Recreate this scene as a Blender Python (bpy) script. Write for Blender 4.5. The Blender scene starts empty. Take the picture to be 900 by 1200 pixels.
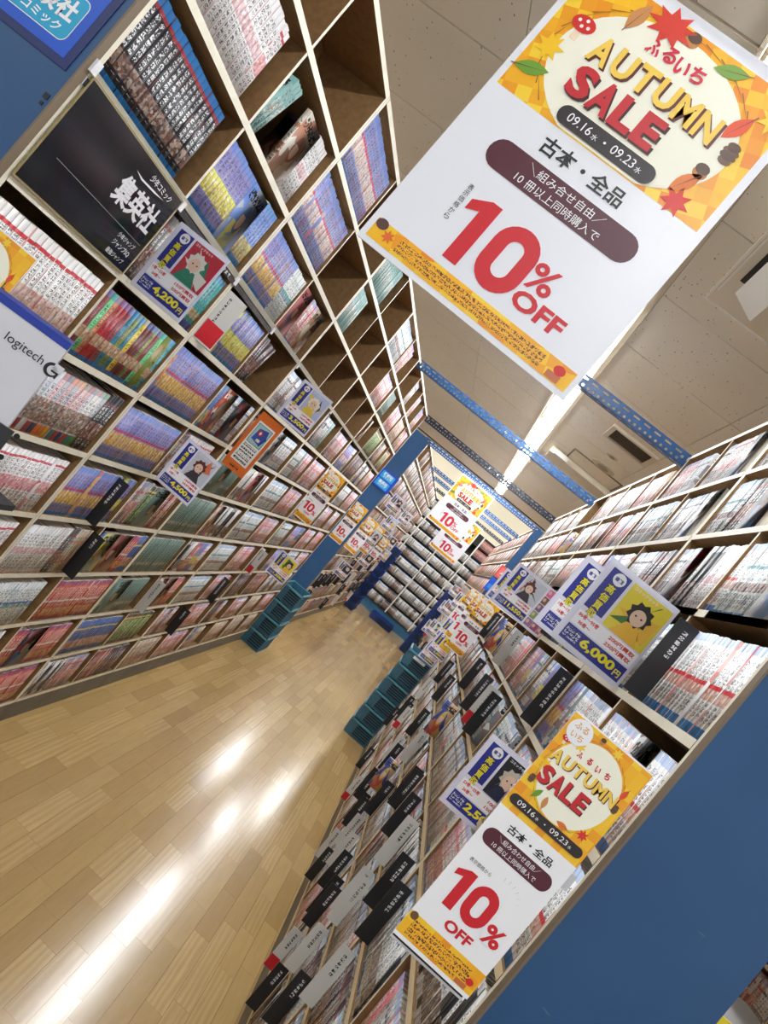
import bpy, bmesh, math, random
import numpy as np
from mathutils import Vector, Matrix
rnd = random.Random(7)
sc = bpy.context.scene
COL = sc.collection
PI = math.pi
S = 0.88                      # one survey unit in metres
EYE = 1.61                    # camera height above the floor

# ------------------------------------------------------------------ camera
F_PX, YAW, PITCH, ROLL = 870.0, math.radians(6.46), math.radians(0.32), math.radians(39.94)
def cam_axes():
    cy, sy, cp, sp, cr, sr = (math.cos(YAW), math.sin(YAW), math.cos(PITCH), math.sin(PITCH), math.cos(ROLL), math.sin(ROLL))
    f = Vector((-sy*cp, cy*cp, sp)); r0 = Vector((cy, sy, 0)); u0 = r0.cross(f)
    return r0*cr + u0*sr, r0*-sr + u0*cr, f
cd = bpy.data.cameras.new('camera'); cam = bpy.data.objects.new('camera', cd); COL.objects.link(cam)
r_, u_, f_ = cam_axes()
cam.matrix_world = Matrix(((r_.x, u_.x, -f_.x, 0), (r_.y, u_.y, -f_.y, 0), (r_.z, u_.z, -f_.z, EYE), (0, 0, 0, 1)))
cd.sensor_fit = 'HORIZONTAL'; cd.sensor_width = 36; cd.lens = F_PX/900*36; cd.clip_start = .02; cd.clip_end = 100
sc.camera = cam
# ------------------------------------------------------------------ world, exposure
w = bpy.data.worlds.new('World'); sc.world = w; w.use_nodes = True
w.node_tree.nodes['Background'].inputs[0].default_value = (1, 1, 1, 1)
w.node_tree.nodes['Background'].inputs[1].default_value = .95
vs = sc.view_settings
vs.view_transform = 'Standard'; vs.look = 'None'; vs.gamma = 1; vs.use_curve_mapping = False
vs.exposure = -0.33
TUBE_POWER = 92.0
# lamp tubes stand in ceiling strips: X in units, (y0, y1) stretches in units
LAMP_ROWS = [(-.137, [(-3.6, -2.2), (-1.2, .2), (1.0, 2.2), (3.4, 4.75), (4.85, 6.2), (6.3, 7.65), (7.75, 9.1), (9.2, 10.55), (10.65, 12.0)]),
             (-3.3, [(-1, 1), (2, 4), (5, 7), (8, 10)]), (3.0, [(-1, 1), (2, 4), (5, 7), (8, 10)])]

# ------------------------------------------------------------------ helpers
def lin(c):
    return tuple(((x/255)/12.92 if x/255 <= .04045 else ((x/255+.055)/1.055)**2.4) for x in c)
def P(X, Y, Z): return Vector((X*S, Y*S, EYE + Z*S))
def tag(o, label=None, cat=None, group=None, kind=None):
    if label: o['label'] = label
    if cat: o['category'] = cat
    if group: o['group'] = group
    if kind: o['kind'] = kind
    return o
def link(name, me, parent=None, loc=None, rot=None):
    o = bpy.data.objects.new(name, me); COL.objects.link(o)
    if parent: o.parent = parent
    if loc is not None: o.location = loc
    if rot is not None: o.rotation_euler = rot
    return o
def empty(name, loc=(0, 0, 0), rz=0):
    o = bpy.data.objects.new(name, None); COL.objects.link(o); o.location = loc; o.rotation_euler = (0, 0, rz)
    o.empty_display_size = .05
    return o
def copy_tree(o, parent=None):
    c = o.copy(); COL.objects.link(c); c.parent = parent
    for ch in list(o.children): copy_tree(ch, c)
    return c
ORD = ['first', 'second', 'third', 'fourth', 'fifth', 'sixth', 'seventh', 'eighth', 'ninth', 'tenth', 'eleventh', 'twelfth', 'thirteenth', 'fourteenth', 'fifteenth', 'sixteenth', 'seventeenth', 'eighteenth', 'nineteenth', 'twentieth']
ORD += ['twenty-'+o for o in ORD[:9]]+['thirtieth']+['thirty-'+o for o in ORD[:9]]+['fortieth']+['forty-'+o for o in ORD[:9]]+['fiftieth']+['fifty-'+o for o in ORD[:9]]

class MB:
    """collects boxes and polygons into one mesh"""
    def __init__(s): s.v = []; s.f = []; s.m = []; s.mats = []
    def mi(s, m):
        if m not in s.mats: s.mats.append(m)
        return s.mats.index(m)
    def box(s, lo, hi, m, front=None, fm=None):
        """front: axis string such as '+x' whose face takes material fm"""
        b = len(s.v); (a, c, e), (g, h, i) = lo, hi
        s.v += [(a, c, e), (g, c, e), (g, h, e), (a, h, e), (a, c, i), (g, c, i), (g, h, i), (a, h, i)]
        fs = {'-z': (0, 3, 2, 1), '+z': (4, 5, 6, 7), '-y': (0, 1, 5, 4), '+x': (1, 2, 6, 5), '+y': (2, 3, 7, 6), '-x': (3, 0, 4, 7)}
        for k, q in fs.items():
            s.f.append(tuple(b+t for t in q)); s.m.append(s.mi(fm if (front and k in front) else m))
        return s
    def poly(s, pts, m):
        b = len(s.v); s.v += [tuple(p) for p in pts]; s.f.append(tuple(range(b, b+len(pts)))); s.m.append(s.mi(m)); return s
    def tube(s, a, b_, r, m, n=8):
        a = Vector(a); b_ = Vector(b_); d = (b_-a).normalized(); x = d.orthogonal().normalized(); y = d.cross(x)
        b = len(s.v)
        for q in (a, b_):
            for k in range(n):
                t = 2*PI*k/n; s.v.append(tuple(q + x*math.cos(t)*r + y*math.sin(t)*r))
        for k in range(n):
            s.f.append((b+k, b+(k+1) % n, b+n+(k+1) % n, b+n+k)); s.m.append(s.mi(m))
        s.f.append(tuple(b+k for k in range(n))[::-1]); s.f.append(tuple(b+n+k for k in range(n))); s.m += [s.mi(m)]*2
        return s
    def mesh(s, name):
        me = bpy.data.meshes.new(name); me.from_pydata(s.v, [], s.f)
        for m in s.mats: me.materials.append(m)
        me.polygons.foreach_set('material_index', s.m); me.update()
        return me
    def build(s, name, parent=None, loc=None, rot=None): return link(name, s.mesh(name), parent, loc, rot)

class NT:
    def __init__(s, name):
        s.mat = bpy.data.materials.new(name); s.mat.use_nodes = True; s.t = s.mat.node_tree; s.n = s.t.nodes
        s.bsdf = s.n['Principled BSDF']
    def put(s, sock, v):
        if hasattr(v, 'is_output'): s.t.links.new(v, sock)
        elif isinstance(v, (tuple, list)) and len(v) == 3 and sock.type == 'RGBA': sock.default_value = (*v, 1)
        else: sock.default_value = v
    def math(s, op, a, b=None, c=None):
        n = s.n.new('ShaderNodeMath'); n.operation = op; s.put(n.inputs[0], a)
        if b is not None: s.put(n.inputs[1], b)
        if c is not None: s.put(n.inputs[2], c)
        return n.outputs[0]
    def mul(s, *a):
        r = a[0]
        for x in a[1:]: r = s.math('MULTIPLY', r, x)
        return r
    def gt(s, a, b): return s.math('GREATER_THAN', a, b)
    def lt(s, a, b): return s.math('LESS_THAN', a, b)
    def between(s, x, a, b): return s.mul(s.gt(x, a), s.lt(x, b))
    def mix(s, f, a, b):
        n = s.n.new('ShaderNodeMix'); n.data_type = 'RGBA'; s.put(n.inputs[0], f); s.put(n.inputs[6], a); s.put(n.inputs[7], b)
        return n.outputs[2]
    def attr(s, name):
        n = s.n.new('ShaderNodeAttribute'); n.attribute_name = name; return n
    def uv(s):
        n = s.n.new('ShaderNodeUVMap'); n.uv_map = 'UVMap'; return s.sep(n.outputs[0])
    def sep(s, v):
        n = s.n.new('ShaderNodeSeparateXYZ'); s.put(n.inputs[0], v); return n.outputs
    def comb(s, x, y, z=0.0):
        n = s.n.new('ShaderNodeCombineXYZ'); s.put(n.inputs[0], x); s.put(n.inputs[1], y); s.put(n.inputs[2], z); return n.outputs[0]
    def white(s, v):
        n = s.n.new('ShaderNodeTexWhiteNoise'); n.noise_dimensions = '3D'; s.put(n.inputs['Vector'], v); return n.outputs
    def noise(s, v, scale, detail=3, rough=.5):
        n = s.n.new('ShaderNodeTexNoise'); s.put(n.inputs['Vector'], v); n.inputs['Scale'].default_value = scale
        n.inputs['Detail'].default_value = detail; n.inputs['Roughness'].default_value = rough; return n.outputs
    def voro(s, v, scale, feat='F1'):
        n = s.n.new('ShaderNodeTexVoronoi'); n.feature = feat; s.put(n.inputs['Vector'], v); n.inputs['Scale'].default_value = scale; return n.outputs
    def geo(s): return s.n.new('ShaderNodeNewGeometry').outputs['Position']
    def objc(s): return s.n.new('ShaderNodeTexCoord').outputs['Object']
    def bump(s, h, st, dist=.001):
        n = s.n.new('ShaderNodeBump'); s.put(n.inputs['Height'], h); n.inputs['Strength'].default_value = st; n.inputs['Distance'].default_value = dist
        s.t.links.new(n.outputs[0], s.bsdf.inputs['Normal'])
    def ramp(s, f, stops):
        n = s.n.new('ShaderNodeValToRGB'); s.put(n.inputs[0], f); e = n.color_ramp.elements
        while len(e) < len(stops): e.new(.5)
        for i, (p, c) in enumerate(stops): e[i].position = p; e[i].color = (*c, 1)
        return n.outputs[0]
    def out(s, col=None, rough=None, **k):
        if col is not None: s.put(s.bsdf.inputs['Base Color'], col)
        if rough is not None: s.put(s.bsdf.inputs['Roughness'], rough)
        for a, v in k.items(): s.put(s.bsdf.inputs[a.replace('_', ' ')], v)
        return s.mat

MATS = {}
def flat(c, rough=.45, **k):
    key = (tuple(c), rough, tuple(sorted(k.items())))
    if key not in MATS:
        n = NT('paint_%d_%d_%d' % tuple(c)); MATS[key] = n.out(lin(c), rough, **k)
    return MATS[key]
def noisy(name, c1, c2, scale, rough=.5, bump=0, stretch=(1, 1, 1), **k):
    n = NT(name); p = n.n.new('ShaderNodeMapping'); n.put(p.inputs[0], n.objc()); p.inputs['Scale'].default_value = stretch
    f = n.noise(p.outputs[0], scale, 5, .6)[0]
    n.out(n.ramp(f, [(.3, lin(c1)), (.7, lin(c2))]), rough, **k)
    if bump: n.bump(f, bump)
    return n.mat

M_MDF = noisy('brown_mdf', (118, 88, 52), (142, 108, 66), 60, .7)
M_EDGE = noisy('cream_board_edge', (226, 219, 196), (240, 234, 214), 12, .5)
M_EDGE_OAK = noisy('pale_wood_edge', (216, 196, 156), (232, 214, 176), 12, .5, stretch=(1, .1, 1))
M_KICK = noisy('grey_kick_board', (96, 88, 74), (112, 104, 88), 8, .6)
def mk_bluepaint():
    n = NT('blue_panel_paint'); p = n.objc()
    f = n.noise(p, 3, 4)[0]; base = n.ramp(f, [(.3, lin((32, 74, 118))), (.75, lin((40, 84, 128)))])
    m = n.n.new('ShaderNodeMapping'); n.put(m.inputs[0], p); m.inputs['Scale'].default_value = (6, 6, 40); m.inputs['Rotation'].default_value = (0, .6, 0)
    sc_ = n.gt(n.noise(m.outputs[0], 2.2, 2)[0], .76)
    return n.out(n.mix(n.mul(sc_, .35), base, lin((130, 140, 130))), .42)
M_BLUE = mk_bluepaint()
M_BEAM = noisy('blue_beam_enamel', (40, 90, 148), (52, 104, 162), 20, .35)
M_BEAM_DK = noisy('dark_backlit_beam_enamel', (16, 28, 44), (24, 38, 56), 20, .35)  # third beam's backlit shade is put into this blue-black colour
M_BOLT = flat((210, 215, 220), .25, Metallic=.9)
def mk_ceiling():
    n = NT('pitted_ceiling_tile'); p = n.geo()
    m = n.n.new('ShaderNodeMapping'); n.put(m.inputs[0], p); m.inputs['Scale'].default_value = (1, .55, 1)
    v = n.voro(m.outputs[0], 85); d = n.lt(v['Distance'], n.math('MULTIPLY', n.math('SUBTRACT', n.sep(v['Color'])[0], .72), 1.0))
    base = n.ramp(n.noise(p, 1.5, 3)[0], [(.3, lin((234, 228, 212))), (.7, lin((242, 236, 220)))])
    n.out(n.mix(n.mul(d, .75), base, lin((120, 104, 80))), .85)
    return n.mat
M_TILE = mk_ceiling()
M_CREAM = noisy('cream_wall_paint', (238, 230, 206), (244, 236, 214), 1.5, .8)
M_STRIP = noisy('ceiling_strip_metal', (214, 204, 182), (222, 212, 190), 3, .5)
def mk_plank(i):
    n = NT('floor_plank_oak'); oi = n.n.new('ShaderNodeObjectInfo'); p = n.geo()
    a = n.attr('tone')
    rn = n.math('FRACT', n.math('ADD', n.mul(oi.outputs['Random'], 3.7), a.outputs['Fac']))
    m = n.n.new('ShaderNodeMapping'); n.put(m.inputs[0], p); m.inputs['Scale'].default_value = (14, 1.1, 1)
    n.put(m.inputs['Location'], n.comb(n.mul(rn, 9.0), n.mul(rn, 5.0), 0.0))
    g = n.noise(m.outputs[0], 5, 6, .65)
    wv = n.n.new('ShaderNodeTexWave'); n.put(wv.inputs['Vector'], m.outputs[0]); wv.inputs['Scale'].default_value = 1.1
    wv.inputs['Distortion'].default_value = 7; wv.inputs['Detail'].default_value = 2
    base = n.ramp(rn, [(0, lin((170, 138, 86))), (.5, lin((182, 151, 96))), (1, lin((198, 168, 112)))])
    c = n.mix(n.mul(n.math('SUBTRACT', g[0], .35), .75), base, lin((150, 112, 62)))
    c = n.mix(n.mul(wv.outputs['Fac'], n.gt(rn, .72), .28), c, lin((140, 102, 56)))
    n.out(c, n.math('MULTIPLY_ADD', g[0], .08, .145))
    n.put(n.bsdf.inputs['Coat Weight'], .2); n.put(n.bsdf.inputs['Coat Roughness'], .14)
    big = n.noise(p, 9, 4, .6)
    return n.mat
M_PLANK = mk_plank(0)
def mk_emit(name, c, st):
    n = NT(name); n.put(n.bsdf.inputs['Emission Color'], (*lin(c), 1)); n.bsdf.inputs['Emission Strength'].default_value = st
    return n.out(lin(c), .5)
M_TUBE = mk_emit('lit_tube', (246, 250, 255), TUBE_POWER)
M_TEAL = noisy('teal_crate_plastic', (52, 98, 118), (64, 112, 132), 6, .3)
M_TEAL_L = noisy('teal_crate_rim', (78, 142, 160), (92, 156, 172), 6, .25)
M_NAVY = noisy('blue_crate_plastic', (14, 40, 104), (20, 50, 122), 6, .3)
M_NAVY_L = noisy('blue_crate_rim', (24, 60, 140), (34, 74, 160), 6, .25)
def mk_clear():
    n = NT('clear_plastic'); t = n.n.new('ShaderNodeBsdfTransparent'); g = n.n.new('ShaderNodeBsdfGlossy'); g.inputs['Roughness'].default_value = .08
    fr = n.n.new('ShaderNodeFresnel'); fr.inputs[0].default_value = 1.25
    mx = n.n.new('ShaderNodeMixShader'); n.t.links.new(n.math('ADD', fr.outputs[0], .0), mx.inputs[0]); n.t.links.new(t.outputs[0], mx.inputs[1]); n.t.links.new(g.outputs[0], mx.inputs[2])
    n.t.links.new(mx.outputs[0], n.n['Material Output'].inputs[0]); return n.mat
M_CLEAR = mk_clear()

# book material: colours and layout come from per-face attributes, kind 0 spine, 1 cover, 2 pages
def mk_book():
    n = NT('comic_book_paper'); u, v, _ = n.uv()
    base = n.attr('cbase').outputs['Color']; art = n.attr('cart').outputs['Color']; foot = n.attr('cfoot').outputs['Color']; band = n.attr('cband').outputs['Color']
    a1 = n.attr('par1'); a0, a1v, ink = n.sep(a1.outputs['Vector']); seed = n.mul(n.attr('par3').outputs['Fac'], 91.0)
    kind, fh, bp = n.sep(n.attr('par2').outputs['Vector'])
    inkc = n.mix(ink, lin((24, 22, 26)), lin((235, 235, 235)))
    # spine lettering: blocks of glyph-like marks
    cell = n.white(n.comb(n.math('FLOOR', n.mul(u, 9.0)), n.math('FLOOR', n.mul(v, 88.0)), seed))[0]
    gap = n.lt(n.math('FRACT', n.mul(v, 14.0)), .8)
    uz = n.between(u, .2, .8)
    z1 = n.between(v, n.math('ADD', a1v, .03), .86); z2 = n.between(v, n.math('ADD', fh, .05), n.math('SUBTRACT', a0, .02))
    txt = n.mul(n.gt(cell, .48), gap, uz, n.math('MAXIMUM', z1, z2))
    vor = n.voro(n.comb(n.math('ADD', n.mul(u, .9), seed), n.mul(v, 9.0), 0.0), 3.2)
    vc = n.sep(vor['Color'])
    artcol = n.mix(n.mul(vc[0], .7), art, n.ramp(vc[1], [(0, lin((44, 40, 50))), (.3, lin((190, 110, 84))), (.55, lin((236, 206, 180))), (1, lin((248, 246, 240)))]))
    sp = n.mix(n.between(v, a0, a1v), base, artcol)
    sp = n.mix(n.mul(txt, .82), sp, inkc)
    sp = n.mix(n.between(v, bp, n.math('ADD', bp, .045)), sp, band)
    sp = n.mix(n.gt(v, .9), sp, n.mix(.5, base, foot))
    sp = n.mix(n.lt(v, fh), sp, foot)
    edge = n.math('MAXIMUM', n.lt(u, .05), n.gt(u, .95))
    sp = n.mix(n.mul(edge, .55), sp, lin((40, 36, 36)))
    # cover: title block, figure, coloured shapes
    cu = n.math('SUBTRACT', u, n.math('ADD', .35, n.mul(n.math('FRACT', n.mul(seed, 1.7)), .3))); cv = n.math('SUBTRACT', v, .5)
    wob = n.noise(n.comb(u, v, seed), 5, 2)[0]
    rr = n.math('ADD', n.math('SQRT', n.math('ADD', n.mul(cu, cu), n.mul(cv, cv, .6))), n.mul(wob, .12))
    v2 = n.voro(n.comb(n.math('ADD', n.mul(u, 2.0), seed), n.mul(v, 2.6), seed), 1.6); vc2 = n.sep(v2['Color'])
    cvr = n.mix(n.mul(n.gt(vc2[0], .45), .85), base, n.mix(vc2[1], art, band))
    body = n.mul(n.lt(v, .42), n.lt(n.math('ABSOLUTE', n.math('ADD', cu, n.mul(wob, .1))), .27))
    cvr = n.mix(body, cvr, n.mix(vc2[2], art, foot))
    cvr = n.mix(n.lt(rr, .235), cvr, n.mix(.35, band, lin((60, 34, 26))))
    cvr = n.mix(n.mul(n.lt(rr, .185), n.lt(cv, .08)), cvr, lin((232, 196, 170)))
    g2 = n.white(n.comb(n.math('FLOOR', n.mul(u, 24.0)), n.math('FLOOR', n.mul(v, 34.0)), seed))[0]
    tz = n.mul(n.between(v, .78, .93), n.between(u, .08, .9), n.gt(g2, .4))
    cvr = n.mix(tz, cvr, n.mix(ink, inkc, band))
    pg = n.mix(n.mul(n.math('FRACT', n.mul(u, 22.0)), .35), lin((232, 226, 208)), lin((170, 160, 140)))
    col = n.mix(n.gt(kind, .5), sp, cvr); col = n.mix(n.gt(kind, 1.5), col, pg)
    return n.out(col, .38)
M_BOOK = mk_book()

def st(base, art=(150, 110, 90), foot=None, band=None, a=(.25, .5), bp=.52, fh=.05, ink=0, t=.0175, pal=None, footpal=None, desc='', h=.174):
    return dict(base=base, art=art, foot=foot or base, band=band or base, a=a, bp=bp, fh=fh, ink=ink, t=t, pal=pal, footpal=footpal, desc=desc, h=h)
BL = (36, 136, 212)
ST = {
 'purple': st((150, 148, 208), (244, 200, 84), BL, (190, 50, 80), (.24, .5), .52, .06, 0, .0185, desc='purple-spined comic with red band'),
 'lilac': st((158, 164, 220), (224, 206, 200), BL, (214, 60, 90), (.3, .56), .56, .05, 0, .0175, desc='lilac-blue comic spine with red band'),
 'lime': st((142, 136, 194), (220, 216, 70), BL, (206, 208, 70), (.26, .5), .5, .07, 0, .02, desc='purple comic spine with lime art panel'),
 'skyblue': st((120, 150, 214), (220, 210, 120), (60, 150, 200), None, (.1, .4), .4, .07, 0, .018, desc='sky-blue comic spine'),
 'striped': st((236, 238, 236), (70, 150, 190), (236, 238, 236), (60, 170, 160), (.42, .5), .5, .02, 0, .019, desc='white comic spine with coloured lettering'),
 'multi': st((60, 150, 160), (196, 160, 120), BL, None, (.25, .42), .42, .06, 0, .0225, pal=[(196, 40, 50), (236, 208, 70), (40, 140, 170), (240, 150, 90), (110, 210, 140), (130, 90, 170), (226, 150, 110), (60, 100, 170), (100, 180, 190), (150, 60, 70), (140, 150, 70), (90, 130, 150), (120, 50, 50)], desc='brightly coloured comic from the rainbow set'),
 'teals': st((50, 140, 160), (200, 180, 120), (70, 90, 180), None, (.2, .34), .34, .12, 0, .022, pal=[(214, 206, 90), (50, 120, 170), (70, 160, 160), (60, 90, 150), (180, 50, 60)], desc='teal and blue thick comic'),
 'mixed': st((226, 224, 216), (100, 90, 80), BL, None, (.2, .56), .8, .17, 0, .021, pal=[(230, 226, 220), (214, 214, 220), (196, 200, 206), (226, 190, 190), (235, 225, 190)], footpal=[(170, 50, 50), (40, 130, 130), (230, 230, 230), (150, 50, 60), (230, 180, 40), (60, 160, 70), (240, 130, 50), (40, 60, 120)], desc='white comic with busy art and coloured foot'),
 'whitered': st((236, 232, 230), (224, 150, 160), None, (190, 60, 70), (.34, .56), .86, .02, 0, .019, desc='white comic spine with pink art'),
 'spiral': st((238, 236, 232), (230, 196, 186), None, (200, 50, 60), (.2, .42), .82, .02, 0, .019, desc='white comic spine with red and black lettering'),
 'blackblue': st((28, 28, 34), (90, 70, 66), BL, (150, 40, 50), (.16, .34), .86, .07, 1, .0205, desc='black comic spine with blue foot'),
 'whiteset': st((238, 236, 234), (214, 180, 190), None, (222, 150, 160), (.4, .55), .9, .02, 0, .018, desc='white comic spine'),
 'bluegreen': st((236, 238, 238), (60, 150, 150), None, (40, 90, 170), (.4, .5), .5, .02, 0, .018, pal=[(236, 238, 238), (232, 236, 232)], desc='white comic spine with blue and green bar'),
 'dragon': st((196, 74, 44), (222, 150, 70), (60, 70, 160), (240, 236, 226), (.1, .3), .46, .04, 1, .0175, desc='orange and yellow comic spine'),
 'blueyel': st((78, 110, 170), (200, 150, 130), (50, 110, 190), (226, 196, 70), (.14, .4), .72, .05, 0, .018, desc='blue comic spine with yellow band'),
 'sage': st((112, 138, 126), (128, 150, 140), None, None, (.2, .28), .9, .02, 0, .018, desc='grey-green comic spine'),
 'mint': st((150, 190, 184), (110, 160, 156), None, None, (.3, .6), .9, .02, 0, .016, desc='mint-green comic spine'),
 'zebra': st((238, 236, 232), (60, 60, 60), None, None, (.1, .4), .8, .02, 0, .018, pal=[(238, 236, 232), (30, 30, 34)], desc='black and white striped comic spine'),
 'pink': st((238, 232, 230), (190, 130, 120), BL, (220, 110, 120), (.2, .4), .7, .04, 0, .018, pal=[(240, 236, 232), (236, 190, 192), (238, 226, 222), (226, 140, 140)], desc='white and pink comic spine'),
 'white': st((238, 238, 236), (150, 150, 160), BL, (60, 70, 80), (.2, .4), .75, .05, 0, .018, desc='white comic spine with dark lettering'),
 'whiteteal': st((232, 236, 234), (120, 90, 90), BL, (70, 130, 140), (.3, .42), .6, .04, 0, .0175, desc='white comic spine with teal bars'),
 'dark': st((44, 42, 50), (110, 70, 60), None, (130, 60, 60), (.2, .5), .8, .03, 1, .019, pal=[(36, 36, 42), (60, 50, 60), (80, 70, 66), (150, 140, 130)], desc='dark comic spine'),
 'maroon': st((150, 70, 70), (180, 140, 110), None, None, (.3, .5), .8, .03, 1, .018, pal=[(158, 76, 72), (140, 66, 60), (200, 150, 130), (110, 60, 50)], desc='dull red comic spine'),
 'beige': st((200, 186, 160), (160, 110, 90), None, (190, 120, 90), (.2, .4), .7, .02, 0, .018, pal=[(210, 198, 172), (190, 160, 130), (224, 214, 200)], desc='beige comic spine'),
 'grey': st((206, 204, 198), (196, 184, 180), BL, (90, 90, 94), (.24, .5), .74, .03, 0, .016, pal=[(214, 212, 206), (190, 188, 184), (226, 224, 220), (170, 160, 156)], desc='grey-white comic spine'),
 'greyred': st((214, 206, 200), (214, 150, 144), BL, (180, 60, 60), (.3, .55), .74, .03, 0, .016, pal=[(220, 214, 208), (200, 150, 146), (226, 220, 216), (150, 130, 126)], desc='off-white comic spine with red marks'),
 'bluefoot': st((242, 242, 240), (222, 176, 160), BL, (206, 40, 50), (.34, .46), .46, .10, 0, .0178, desc='white comic spine with bold titles and blue foot'),
 'circles': st((60, 70, 60), (60, 150, 70), None, (220, 200, 70), (.1, .8), .84, .02, 1, .02, pal=[(60, 70, 60), (120, 50, 80), (80, 90, 50)], desc='dark green patterned comic spine'),
 'rack': st((232, 232, 230), (200, 200, 198), None, (150, 150, 150), (.2, .3), .8, .02, 0, .012, pal=[(234, 234, 232), (214, 214, 210), (196, 196, 194), (226, 222, 218), (120, 116, 112), (60, 60, 62)], desc='pale magazine'),
 'brick': st((150, 90, 84), (150, 90, 84), None, None, (.3, .5), .8, .02, 1, .016, desc='brick-red comic spine'),
}
# ---- books: collect everything, then decide which are objects of their own
BOOKS = []
def add_book(o, al, dp, up, t, h, d, s, front=0, cell=None):
    """o: front bottom left corner of the face seen from the aisle"""
    s_ = ST[s]; base = rnd.choice(s_['pal']) if s_['pal'] else s_['base']
    foot = rnd.choice(s_['footpal']) if s_['footpal'] else s_['foot']
    j = rnd.uniform(-6, 6); base = tuple(max(0, min(255, c+j)) for c in base)
    BOOKS.append(dict(o=Vector(o), al=Vector(al), dp=Vector(dp), up=Vector(up), t=t, h=h, d=d, s=s, base=base, foot=foot, front=front, seed=rnd.random(), cell=cell))
FQ = [(0, 1, 5, 4), (1, 2, 6, 5), (2, 3, 7, 6), (3, 0, 4, 7), (4, 5, 6, 7), (3, 2, 1, 0)]   # front, right, back, left, top, bottom
def book_arrays(bs, local=False):
    V = []; Fc = []; A = {k: [] for k in ('cbase', 'cart', 'cfoot', 'cband', 'par1', 'par2')}; sd = []
    lc = {}
    def L(c):
        if c not in lc: lc[c] = lin(c)
        return lc[c]
    for b in bs:
        o = Vector((0, 0, 0)) if local else b['o']; s_ = ST[b['s']]
        x = b['al']*b['t']; y = b['dp']*b['d']; z = b['up']*b['h']; n0 = len(V)
        V += [o, o+x, o+x+y, o+y, o+z, o+x+z, o+x+y+z, o+y+z]
        kinds = [0, 1, 2, 1, 2, 2] if b['front'] == 0 else [1, 2, 1, 0, 2, 2]
        for q, kd in zip(FQ, kinds):
            Fc.append([n0+i for i in q])
            A['cbase'].append(L(b['base'])); A['cart'].append(L(s_['art'])); A['cfoot'].append(L(b['foot'])); A['cband'].append(L(s_['band']) if s_['band'] != s_['base'] else L(b['base']))
            A['par1'].append((*s_['a'], s_['ink'])); A['par2'].append((kd, s_['fh'], s_['bp'])); sd.append(b['seed'])
    return V, Fc, A, sd
def book_mesh(bs, name, local=False):
    V, Fc, A, sd = book_arrays(bs, local)
    nf = len(Fc); me = bpy.data.meshes.new(name)
    me.vertices.add(len(V)); me.vertices.foreach_set('co', np.array([tuple(v) for v in V], dtype=np.float32).ravel())
    me.loops.add(nf*4); me.loops.foreach_set('vertex_index', np.array(Fc, dtype=np.int32).ravel())
    me.polygons.add(nf); me.polygons.foreach_set('loop_start', np.arange(0, nf*4, 4, dtype=np.int32))
    me.update(calc_edges=True); me.validate()
    uvl = me.uv_layers.new(name='UVMap'); uvl.data.foreach_set('uv', np.tile(np.array([0, 0, 1, 0, 1, 1, 0, 1], dtype=np.float32), nf))
    for k, vals in A.items():
        at = me.attributes.new(k, 'FLOAT_VECTOR' if k.startswith('par') else 'FLOAT_COLOR', 'FACE')
        arr = np.array(vals, dtype=np.float32)
        if k.startswith('par'): at.data.foreach_set('vector', arr.ravel())
        else: at.data.foreach_set('color', np.hstack([arr, np.ones((nf, 1), dtype=np.float32)]).ravel())
    at = me.attributes.new('par3', 'FLOAT', 'FACE'); at.data.foreach_set('value', np.array(sd, dtype=np.float32))
    me.materials.append(M_BOOK)
    return me
def near_book_mesh(b, name):
    """cover wraps the spine and both sides, page block set back 2 mm"""
    me = book_mesh([b], name, True)
    bm = bmesh.new(); bm.from_mesh(me)
    al, dp, up = b['al'], b['dp'], b['up']
    bm.faces.ensure_lookup_table()
    if b['front'] == 0:
        r = bmesh.ops.inset_individual(bm, faces=[bm.faces[4], bm.faces[2]], thickness=min(.0012, b['t']*.1), depth=-.002)
    else:
        r = bmesh.ops.inset_individual(bm, faces=[bm.faces[4], bm.faces[1]], thickness=min(.0012, b['t']*.1), depth=-.002)
    bm.to_mesh(me); bm.free(); return me

# ------------------------------------------------------------------ setting
CEIL = 1.5
fl = MB(); fl.box((-5, -2.5, -.06), (5, 16.5, -.012), flat((96, 76, 50), .7)); floor = fl.build('floor'); tag(floor, 'glossy oak strip floor running down the aisle', kind='structure')
PW = .0725
def plank_mesh(L_, tone):
    me = MB().box((0, 0, -.012), (PW-.0008, L_-.0008, rnd.uniform(0, .0004)), M_PLANK).mesh('floor_plank'); a = me.attributes.new('tone', 'FLOAT', 'FACE')
    a.data.foreach_set('value', [tone]*len(me.polygons)); return me
PL = [plank_mesh(l, t) for l, t in ((.36, 0), (.45, .2), (.54, .4), (.3, .6))]; PLL = (.36, .45, .54, .3)
rest = MB(); tones = []
x = -3.05; row = 0; npl = 0
while x < 2.2:
    y = 1.15 - rnd.random()*.5
    while y < 15.2:
        k = rnd.randrange(4); L_ = PLL[k]
        if -.95 < x < .40 and 1.9 < y < 6.6 and npl < 300:
            link('floor_plank', PL[k], floor, (x, y, 0)); npl += 1
        else:
            rest.box((x, y, -.012), (x+PW-.0008, y+L_-.0008, rnd.uniform(0, .00005)), M_PLANK); tones += [rnd.random()]*6
        y += L_
    x += PW
me = rest.mesh('floor_planks'); a = me.attributes.new('tone', 'FLOAT', 'FACE'); a.data.foreach_set('value', tones)
tag(link('floor_planks', me, floor), kind='stuff')

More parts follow.
